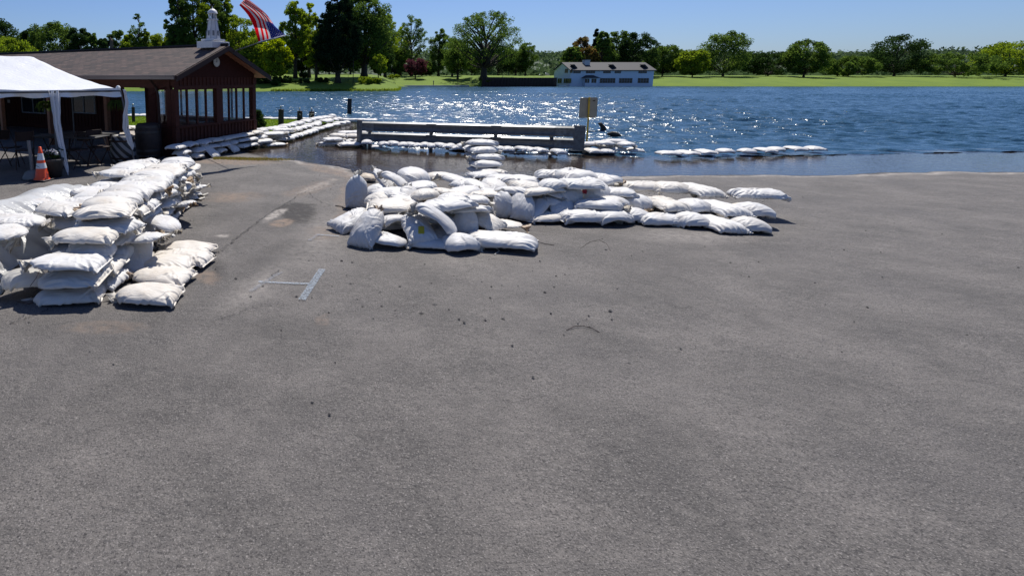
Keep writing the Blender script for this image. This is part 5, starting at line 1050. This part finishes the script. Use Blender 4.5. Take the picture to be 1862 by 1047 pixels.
for u, v, z, yaw, var, lb in ((110, 380, .50, 165, 3, 'big white sandbag where the plastic sheet meets the long wall'), (30, 401, .46, -10, 0, 'grey white sandbag on the plastic sheet at the left edge'), (-8, 424, .46, 0, 5, 'sandbag cut off by the left edge, lying on the sheet'), (36, 372, .42, 200, 4, 'white bundle at the back of the plastic sheet'), (-50, 392, .48, 10, 1, 'sandbag on the sheet outside the left edge')):
    bag(P(u, v, z), yaw, lb, GB, var=var, sc=1.08, zs=1.2)
# translucent plastic sack beside the front stack
for u, v, z, yaw, sc_, var, pt_, lb in ((46, 506, .17, 215, .95, 12, 8, 'clear white plastic sack slumped beside the front stack of bags'), (88, 478, .20, 30, .75, 2, 25, 'crumpled plastic sack end tucked behind the front stack')):
    o = bag(P(u, v, z), yaw, lb, None, var=var, sc=sc_, zs=1.35, pitch=pt_, name='plastic_sack'); o['category'] = 'sack'
    if 'group' in o: del o['group']
    o.material_slots[0].link = 'OBJECT'; o.material_slots[0].material = M['plastic']
# middle heap ------------------------------------------------------------
HEAP = [ # u, v, z, yaw, pitch, roll, var, scale, zs, colour, label
 (648,352,.24, 80,72,0,6,1.0,1.0,GREY,'upright open mouthed sandbag at the left end of the far heap'),
 (640,399,.14, 35,15,10,6,.98,1.3,GREY,'rounded grey white bag at the left front corner of the heap'),
 (668,414,.22, 55,42,0,8,1.0,1.15,GREY,'tilted bag leaning diagonally at the heap front, neck at upper right'),
 (706,434,.10,-20,-5,0,6,.85,1.2,GREY,'short bag with a sunlit patch low at the heap front'),
 (712,373,.36,-8,2,5,5,1.15,1.05,CREAM,'wide bag lying above the diagonal bag at the heap left'),
 (718,402,.20, 15,0,-15,1,.9,1.3,GREY,'shaded bag tucked under the wide bag at heap left'),
 (712,350,.36, 10,4,0,2,1.05,1.0,WHITE,'bag lying behind the wide bag near the upright one'),
 (722,330,.34, 140,30,10,1,1.05,1.1,WHITE,'big slumped bag left of the yellow marked top bag'),
 (698,326,.28, 130,40,0,9,.85,.9,WHITE,'torn bag with pointed corner behind the upright bag'),
 (664,322,.08, 170,0,0,5,1.0,1.0,TAN,'sandy beige bag at the far left of the heap near the water'),
 (684,345,.22, 60,25,0,0,.85,1.0,WHITE,'bag between the upright bag and its neighbour, half hidden'),
 (750,318,.40, 100,8,0,7,1.2,1.35,GREY,'large rounded bag on the heap top with pale yellow corner'),
 (798,321,.26, 185,0,0,6,1.0,1.2,CREAM,'rounded bag right of the large top bag, tied end showing'),
 (835,330,.28, 150,18,0,8,1.1,1.1,WHITE,'long bag with pointed corner left of the five high stack'),
 (764,340,.32, 5,6,0,0,1.05,1.05,WHITE,'bag with brown tied end at the centre of the heap'),
 (750,364,.32, 110,35,10,3,.95,1.0,GREY,'bag with a raised torn flap at the heap centre'),
 (752,388,.22, 80,5,0,4,.85,1.0,GREY,'bag in deep shade under the torn flap'),
 (808,371,.46,-172,-6,0,8,1.12,1.15,WHITE,'long smooth bag across the heap top centre, sloping to right'),
 (796,396,.34, 148,34,8,1,1.08,1.05,GREY,'creased bag slanting down from left, across heap front centre'),
 (760,414,.20, 100,18,0,1,.98,1.35,GREY,'rounded bag with a square yellow paint mark'),
 (788,440,.07,-15,0,0,5,.95,1.0,GREY,'flattened bag beneath the yellow marked bag'),
 (846,402,.24, 70,62,0,6,.9,1.0,GREY,'upright shaded bag behind the front right bags'),
 (838,439,.11, 5,0,0,4,1.02,1.25,GREY,'plump sewn bag at the heap front, middle of the bottom row'),
 (912,434,.11,-14,0,0,0,1.3,1.1,WHITE,'large creased bag at the front right corner with loose ties'),
 (902,405,.12,-28,2,0,9,1.05,.7,CREAM,'half empty flat bag with pointed tip behind the front right bag'),
 (822,352,.40, 200,10,0,3,.95,1.0,CREAM,'bag behind the long smooth bag, ruffled end up'),
 (846,347,.34, 30,8,0,2,.9,1.0,WHITE,'small ruffled bag right of the heap centre'),
 (860,364,.32,-40,8,0,7,.9,1.1,WHITE,'small curved bag right of the long smooth bag'),
 (872,376,.22,-50,5,0,0,.95,1.2,CREAM,'curved bag left of the pillow like upright bag'),
 (884,352,.34,-20,6,0,9,.9,1.0,CREAM,'crumpled bag with brown end above the pillow like bag'),
 (850,334,.34, 20,0,0,5,1.0,1.0,WHITE,'bag at the foot of the five high stack, left side'),
 (900,337,.32,100,15,0,6,.95,1.2,WHITE,'round bag behind the pillow like upright bag'),
 (916,371,.24, 92,66,0,4,.92,1.1,GREY,'pillow like bag standing upright at the middle of the far heap'),
 (931,348,.38, 160,0,10,1,.95,1.15,GREY,'bag resting on the upright pillow bag, drooping to right'),
 (950,372,.24, 60,40,10,0,.95,1.1,GREY,'bag leaning left of the crossing pair in the heap'),
 (966,383,.14, 45,25,0,3,.9,1.15,GREY,'small shaded bag leaning low in front of the crossing pair'),
 (980,347,.40, 15,4,-10,5,1.1,1.0,CREAM,'long bag stretching right from above the upright pillow bag'),
 (945,327,.34, 170,0,0,2,1.1,1.0,WHITE,'bag lying behind the drooping bag at heap top'),
 (975,327,.32, 10,0,0,0,1.0,1.0,WHITE,'bag lying left of the large round top bags'),
 (996,366,.24,-25,5,0,8,.95,1.1,GREY,'bag crossing under the long bag, lit along its top'),
 (994,392,.08, 5,0,0,6,1.15,1.05,CREAM,'low bag lying on asphalt with its tied end at right'),
 (1012,318,.44, 170,0,0,1,1.1,1.4,WHITE,'left one of two very large round bags on the right heap top'),
 (1049,318,.48, 5,0,0,6,1.25,1.5,WHITE,'right one of two very large round bags on the heap top'),
 (1081,322,.42,-15,0,0,0,1.0,1.3,WHITE,'rounded bag right of the two very large top bags'),
 (1031,348,.38,-80,-20,0,1,1.15,1.2,GREY,'bulky bag hanging over the heap front below the large pair'),
 (1076,341,.40, 92,20,0,7,1.1,1.35,WHITE,'bulky bag with a dark red paint spot'),
 (1106,332,.26, 0,0,0,5,1.0,1.0,WHITE,'flat bag sloping to the right behind the red spotted bag'),
 (1112,349,.34, 175,0,0,0,1.05,1.2,WHITE,'bag right of the red spotted bag, cut by the photo edge'),
 (1004,351,.36,-60,-5,0,7,.7,1.0,GREY,'small bag end poking out left of the bulky hanging bag'),
 (1083,371,.24,-8,0,0,3,1.1,1.2,GREY,'creased bag lying under the red spotted bag'),
 (1116,367,.26, 10,0,0,5,1.0,1.1,WHITE,'bag second from bottom at the right photo edge'),
 (1022,376,.20, 80,30,0,9,.9,1.0,GREY,'shaded bag squeezed under the bulky hanging bag'),
 (1064,392,.11,-4,0,0,8,1.15,1.35,GREY,'long full bag on the asphalt at the right front, ruffled right end'),
 (1114,394,.10, 0,0,0,1,1.1,1.2,GREY,'shaded bottom bag at the right photo edge'),
 (918,324,.22, 0,0,0,5,1.05,1.0,WHITE,'bag lying low just right of the five high stack foot'),
 (880,317,.10, 8,0,0,1,1.1,1.0,GREY,'shaded bag directly under the five high stack')]
for i in range(5):                       # the wall goes on to the right, outside the photograph
    for k, z in enumerate((.08, .22, .36)):
        if k == 2 and i % 4 == 3: continue
        HEAP.append((1150+i*52+k*9, [392, 366, 338][k]+i*[4.5, 4, 3.5][k], z, brng.choice([0, 175, 90, -85]), 0, 0, None, 1.1, 1.25, None, f'sandbag beyond the heap, {ORD[i]} pile to the right, {LAY[k] if k<2 else "top"} layer'))
for (u, v, z, lb) in ((690,361,.36,'above and right of the upright bag'), (732,361,.38,'left of the heap centre'), (770,353,.44,'behind the heap centre'), (820,358,.48,'behind the top of the front mound'), (852,381,.36,'on the right slope of front mound'), (962,340,.44,'right of the pillow like bag'), (1000,336,.49,'left of the large pair'), (1060,333,.52,'between large pair and red spot'), (1106,328,.44,'behind the red spotted bag'), (872,340,.34,'near the five high stack'), (880,398,.24,'in the hollow between two mounds'), (905,352,.30,'just above the pillow like bag')):
    HEAP.append((u, v, z, brng.choice([0, 170, 90, -60, 130, 40, 200]), J(16), J(14), brng.choice([None, 0, 1, 6]), .92, 1.15, brng.choice([WHITE, WHITE, CREAM]), 'loose plump bag tossed on the heap, '+lb))
SUP = [h_ for h_ in HEAP if h_[2] > .26 and not h_[10].startswith('loose') and not h_[10].startswith('supporting') and not h_[10].startswith('hidden')]
for i, h_ in enumerate(SUP):
    q = P(h_[0], h_[1], h_[2]); nm_ = h_[10]
    for z in ((.08, .23) if h_[2] > .37 else (.08,)):
        uu, vv = project(q.x+J(.08), q.y+.10+J(.08), z); HEAP.append((float(uu), float(vv), z, brng.choice([0, 180, 60, 120, -70]), 0, 0, brng.choice([5, 1, 0]), 1.0, 1.1, None, 'bag buried in the heap, '+('low' if z < .1 else 'midway')+', under: '+' '.join(nm_.split()[:9])))
for (u, v, z, yaw, pi_, ro, var, sc_, zs, col_, lb) in HEAP:
    o = bag(P(u, v, z), yaw, lb, 'sandbags of the heap by the flooded ramp', var=var, pitch=pi_, roll=ro, sc=sc_*1.04, zs=zs, col=col_) if False else bag(P(u, v, z), yaw, lb, 'sandbags of the heap by the flooded ramp', var=(PLUMP[len(lb) % 4] if (var not in (9, 2, 3) and zs >= 1.0 and (len(lb) % 3 or var is None)) or var is None else var), pitch=pi_, roll=ro, sc=sc_*1.0, zs=(max(1.05, zs*1.08) if var not in (9, 2, 3) else zs*1.2)*(1.15 if pi_ > 39 else 1), sy=.85 if pi_ > 39 else .95, col=col_)
    if 'yellow paint' in lb or 'red paint' in lb:
        pm_ = bpy.data.materials.new('spray_paint'); 
        pm_ = mat('yellow_spray_paint' if 'yellow' in lb else 'red_spray_paint', (.50, .40, .02) if 'yellow' in lb else (.33, .02, .05), .5)
        # paint the faces of this bag round the mark
        o.data = o.data.copy(); o.data.materials.append(pm_); bpy.context.view_layer.update(); mw_ = o.matrix_basis
        tu, tv, rr = (766, 418, 7) if 'yellow' in lb else (1063, 347, 5.5); me = o.data; nrm_ = mw_.to_3x3()
        for pl in me.polygons:
            c_ = mw_ @ pl.center; uu, vv = project(c_.x, c_.y, c_.z)
            if abs(uu-tu) < rr*.8 and abs(vv-tv) < rr and c_.y < o.location.y+.02: pl.material_index = 1
# stack at the water edge
for k in range(5):
    q = Vector((3.96+[0,-.03,.03,0,.02][k], 11.75+.20*k, .11+k*.135)); bag(q, [176, 4, 180, 3, 178][k], 'bag in the five high stack at the water edge, '+('lowest', 'second from below', 'middle', 'second from top', 'topmost')[k], 'stack of five at the water edge', var=[1,5,0,1,0][k], sc=1.12, zs=1.42, col=WHITE if k else CREAM)
    for j_ in range(min(k, 2)): bag(q+Vector((J(.04), .12+J(.03), -.14*(j_+1))), [0, 180][j_]+J(6), 'supporting bag inside the stack at the water edge, under '+('', 'second one', 'middle one', 'second from top', 'topmost one')[k]+(', upper' if j_ == 0 else ', lower'), 'stack of five at the water edge', var=5, sc=1.12, zs=1.0)
# row under the guardrail
us = [668,684,699,716,735,748,760,773,784,801,812,820,829,841,853,896,909,926,938,952,966,984,999,1018]
for i, u in enumerate(us):
    t = (P(u, 262).x-A_.x)/(B_.x-A_.x); q = A_+gd*t; q += Vector((-.1, -.33, 0)); q = Vector(((u-CX)/F*q.y, q.y, .03 if i in (1, 18, 22) else .12+J(.03)))
    bag(q, 90+J(16) if i not in (18, 22) else 0, f'round ended sandbag below the guardrail, {ORD[i] if i<20 else ["twenty first","twenty second","twenty third","twenty fourth"][i-20]} from left', 'sandbags along the foot of the guardrail', sc=.9, sy=.9, zs=1.25 if i not in (1, 18, 22) else .6, var=brng.choice(PLUMP), col=GREY)
for i, (u, v, z, yaw) in enumerate(((1045,270,.06,80),(1058,266,.12,60),(1072,261,.22,15),(1086,265,.12,95),(1098,260,.25,5),(1110,264,.14,100),(1076,274,.06,85),(1100,274,.05,90),(1118,270,.08,80),(1119,256,.28,0),(1140,262,.24,0),(1150,272,.06,90))):
    bag(P(u, v, z), yaw+J(8), 'bag in the cluster right of the guardrail, '+('lowest at its left end', 'second from left, low', 'at the foot of the yellow post', 'right of the yellow post, low', 'upper one right of the yellow post', 'low one below the driftwood', 'bottom front, left', 'bottom front, middle', 'bottom front, right edge', 'upper one at the photo edge', 'first beyond the photo edge, upper', 'first beyond the photo edge, lower')[i], 'sandbags right of the guardrail', zs=1.0, var=brng.choice(PLUMP))
for i in range(9):
    q = Vector((9.9+i*.62, 15.0+i*.13, .08)); bag(q+Vector((J(.05), J(.08), 0)), 90+J(20) if i % 3 else J(12), f'sandbag at the water line beyond the right cluster, {ORD[i]} one', 'sandbags along the right water line', zs=1.0, far=True, var=brng.choice(PLUMP))
for i, (u, v, z, yaw, var) in enumerate(((598,260,.03,170,9),(606,253,.16,10,0),(622,257,.07,175,5),(617,246,.24,165,1),(633,241,.30,10,0),(641,254,.10,20,1),(644,247,.22,-20,8),(652,241,.26,-30,5),(636,262,.05,5,8),(655,255,.12,90,6))):
    bag(P(u, v, z), yaw, 'bag in the cluster left of the guardrail, '+('flat one at its left tip', 'small one on the left tip', 'low front one left of centre', 'upper left one', 'topmost one', 'low one right of centre', 'slanting one below the rail end', 'upper one touching the rail end', 'front one in the water', 'beside the end post foot')[i], 'sandbags left of the guardrail', var=var, sc=1.05, zs=1.2)
# double bag wall from the pavilion corner towards the lake
path = [Vector(q) for q in ((-1.15,18.75,0),(-.55,20.3,0),(.15,22.6,0),(.95,25.0,0),(1.75,26.6,0))]
def along(path, s):
    for a, b_ in zip(path[:-1], path[1:]):
        l = (b_-a).length
        if s <= l: d_ = (b_-a)/l; return a+d_*s, d_
        s -= l
    return path[-1]+d_*s, d_
for i in range(17):
    q, d_ = along(path, i*.5); ya = math.degrees(math.atan2(d_.y, d_.x)); nn_ = Vector((d_.y, -d_.x, 0))
    for c_, (off, z) in enumerate(((.28, .06), (-.15, .20), (-.50, .32))):
        bag(q+nn_*(off+J(.05))+d_*J(.08)+Vector((0, 0, z+J(.02))), ya+J(14) if c_ == 0 else ya+90+J(20), f'curved lakeside wall bag, {ORD[i]} from the pavilion, '+('lowest row in the water', 'middle row', 'upper row on the lawn side')[c_], 'sandbags of the curved wall toward the lake', zs=1.15, sc=.92, var=brng.choice(PLUMP), far=i >= 8)
for i, (u, v, yaw, z) in enumerate(((488,250,25,.12),(500,262,30,.02),(496,243,20,.28),(512,246,15,.18),(478,256,30,.15),(515,236,10,.36))):
    bag(P(u, v, z), yaw, 'long bag at the corner where the two walls meet, '+('middle one', 'flat wet one lying in front', 'top one', 'one right of centre', 'one against the pavilion row', 'upper right one')[i], 'sandbags at the wall corner', var=[8,9,8,5,1,0][i], sc=1.15, zs=1.05)
# shaded wall along the pavilion foot
pa, pb = Vector((-2.95, 14.2, 0)), Vector((-1.42, 17.7, 0)); pa = pa+(pa-pb)*.2; dd = (pb-pa); pl_ = dd.length; dd.normalize(); pn_ = Vector((-dd.y, dd.x, 0)); ya = math.degrees(math.atan2(dd.y, dd.x))
for k, (off, z, n_) in enumerate(((.02, .10, 8), (.10, .25, 8), (.20, .40, 8))):
    for i in range(n_):
        q = pa+dd*(pl_*(i+.5+.3*(k % 2))/n_)+pn_*off; up = (k == 0 and i % 2 == 0 and i < 5)
        bag(q+Vector((J(.03), J(.03), z+J(.015)+(.08 if up else 0))), (ya+J(12)) if not up else ya+95, f'shaded bag below the pavilion windows, {LAY[k] if k<2 else "top"} layer, {ORD[i]} from left', 'sandbags along the pavilion foot', zs=.95, sc=1.0, var=brng.choice(PLUMP), pitch=0 if not up else 38, col=brng.choice([GREY, GREY, CREAM, TAN if up else GREY]))
# far rows along the lake edge
for i in range(15):
    t = i/14; q = Vector((-2.9, 28.75, .06)).lerp(Vector((3.1, 27.5, .06)), t) if i else Vector((-2.9, 28.75, .06))
    bag(q, -10+J(6), f'far bag on the lake edge behind the pilings, {ORD[i]} from left', 'sandbags along the lake edge', zs=1.1, sc=1.05, far=True, var=brng.choice([1, 4, 5]))
for i in range(7):
    u = 227+i*8.5; bag(P(u, 209+(i % 2), .08), J(12), f'tiny far bag at the lake edge seen through the passage, {ORD[i]} from left', 'sandbags seen through the passage', zs=1.2, sc=.9, far=True)
for i in range(4):
    bag(P(222+i*13, 234-(i*1.2), .12), J(12), f'bag behind the wooden deck seen through the passage, {ORD[i]} from left', 'sandbags behind the deck', zs=1.3, sc=1.0)
vv_ = np.concatenate(FARB); ff_ = []; o_ = 0
for a_, b_ in FARG:
    ii = np.arange(a_-1)[:, None]*b_; jj = np.arange(b_)[None, :]; ff_.append(np.stack([ii+jj, ii+(jj+1) % b_, ii+b_+(jj+1) % b_, ii+b_+jj], -1).reshape(-1, 4)+o_); o_ += a_*b_
fo = fast_mesh('far_sandbags', vv_, np.concatenate(ff_), M['bag'], smooth=True, kind='stuff', label='mass of small far sandbags lining the lake edge and water line', cat='sandbags')
print('BAGS', NB[0])
# ties, wires and scraps ---------------------------------------------------
def wire(pts, r_, m, label, name='wire', cat='wire'): MB().tube(pts, r_, 5).build(name, m, label=label, cat=cat)
wire([P(962,441,.02), P(975,439,.025), P(990,443,.01), P(1008,446,.008)], .004, M['trim'], 'dark thin wire trailing right from the front right sandbag')
wire([P(890,440,.06), P(897,447,.015), P(908,456,.01), P(899,463,.008)], .006, M['tuft'], 'white loose tie lying before the front right sandbag', 'tie', 'tie')
wire([P(1055,452,.006), P(1072,440,.01), P(1090,436,.008), P(1104,444,.006), P(1110,456,.006)], .002, M['trim'], 'fine looping wire on the asphalt near the right edge')
wire([P(1030,600,.006), P(1045,593,.012), P(1060,592,.012), P(1078,597,.01), P(1090,604,.006)], .003, M['trim'], 'fine looping wire at the bottom edge of the photo')
wire([P(952,325,.35), P(960,318,.42), P(975,316,.42), P(988,319,.38)], .004, M['galv'], 'pale curved wire rising above the heap beside the large round bag')
wire([P(55,520,.25), P(66,505,.3), P(72,492,.34)], .003, M['trim'], 'dark tie string on the plastic sack')
wire([P(30,548,.01), P(52,552,.015), P(76,546,.01)], .004, M['trim'], 'dark cord on the ground below the plastic sack')
wire([P(622,378,.02), P(636,379,.02), P(650,383,.01)], .012, M['darkwood'], 'small dark stick on the asphalt left of the heap', 'stick', 'stick')
wire([P(610,374,.015), P(624,376,.015)], .008, M['darkwood'], 'tiny dark stick left of the upright bag', 'stick', 'stick')
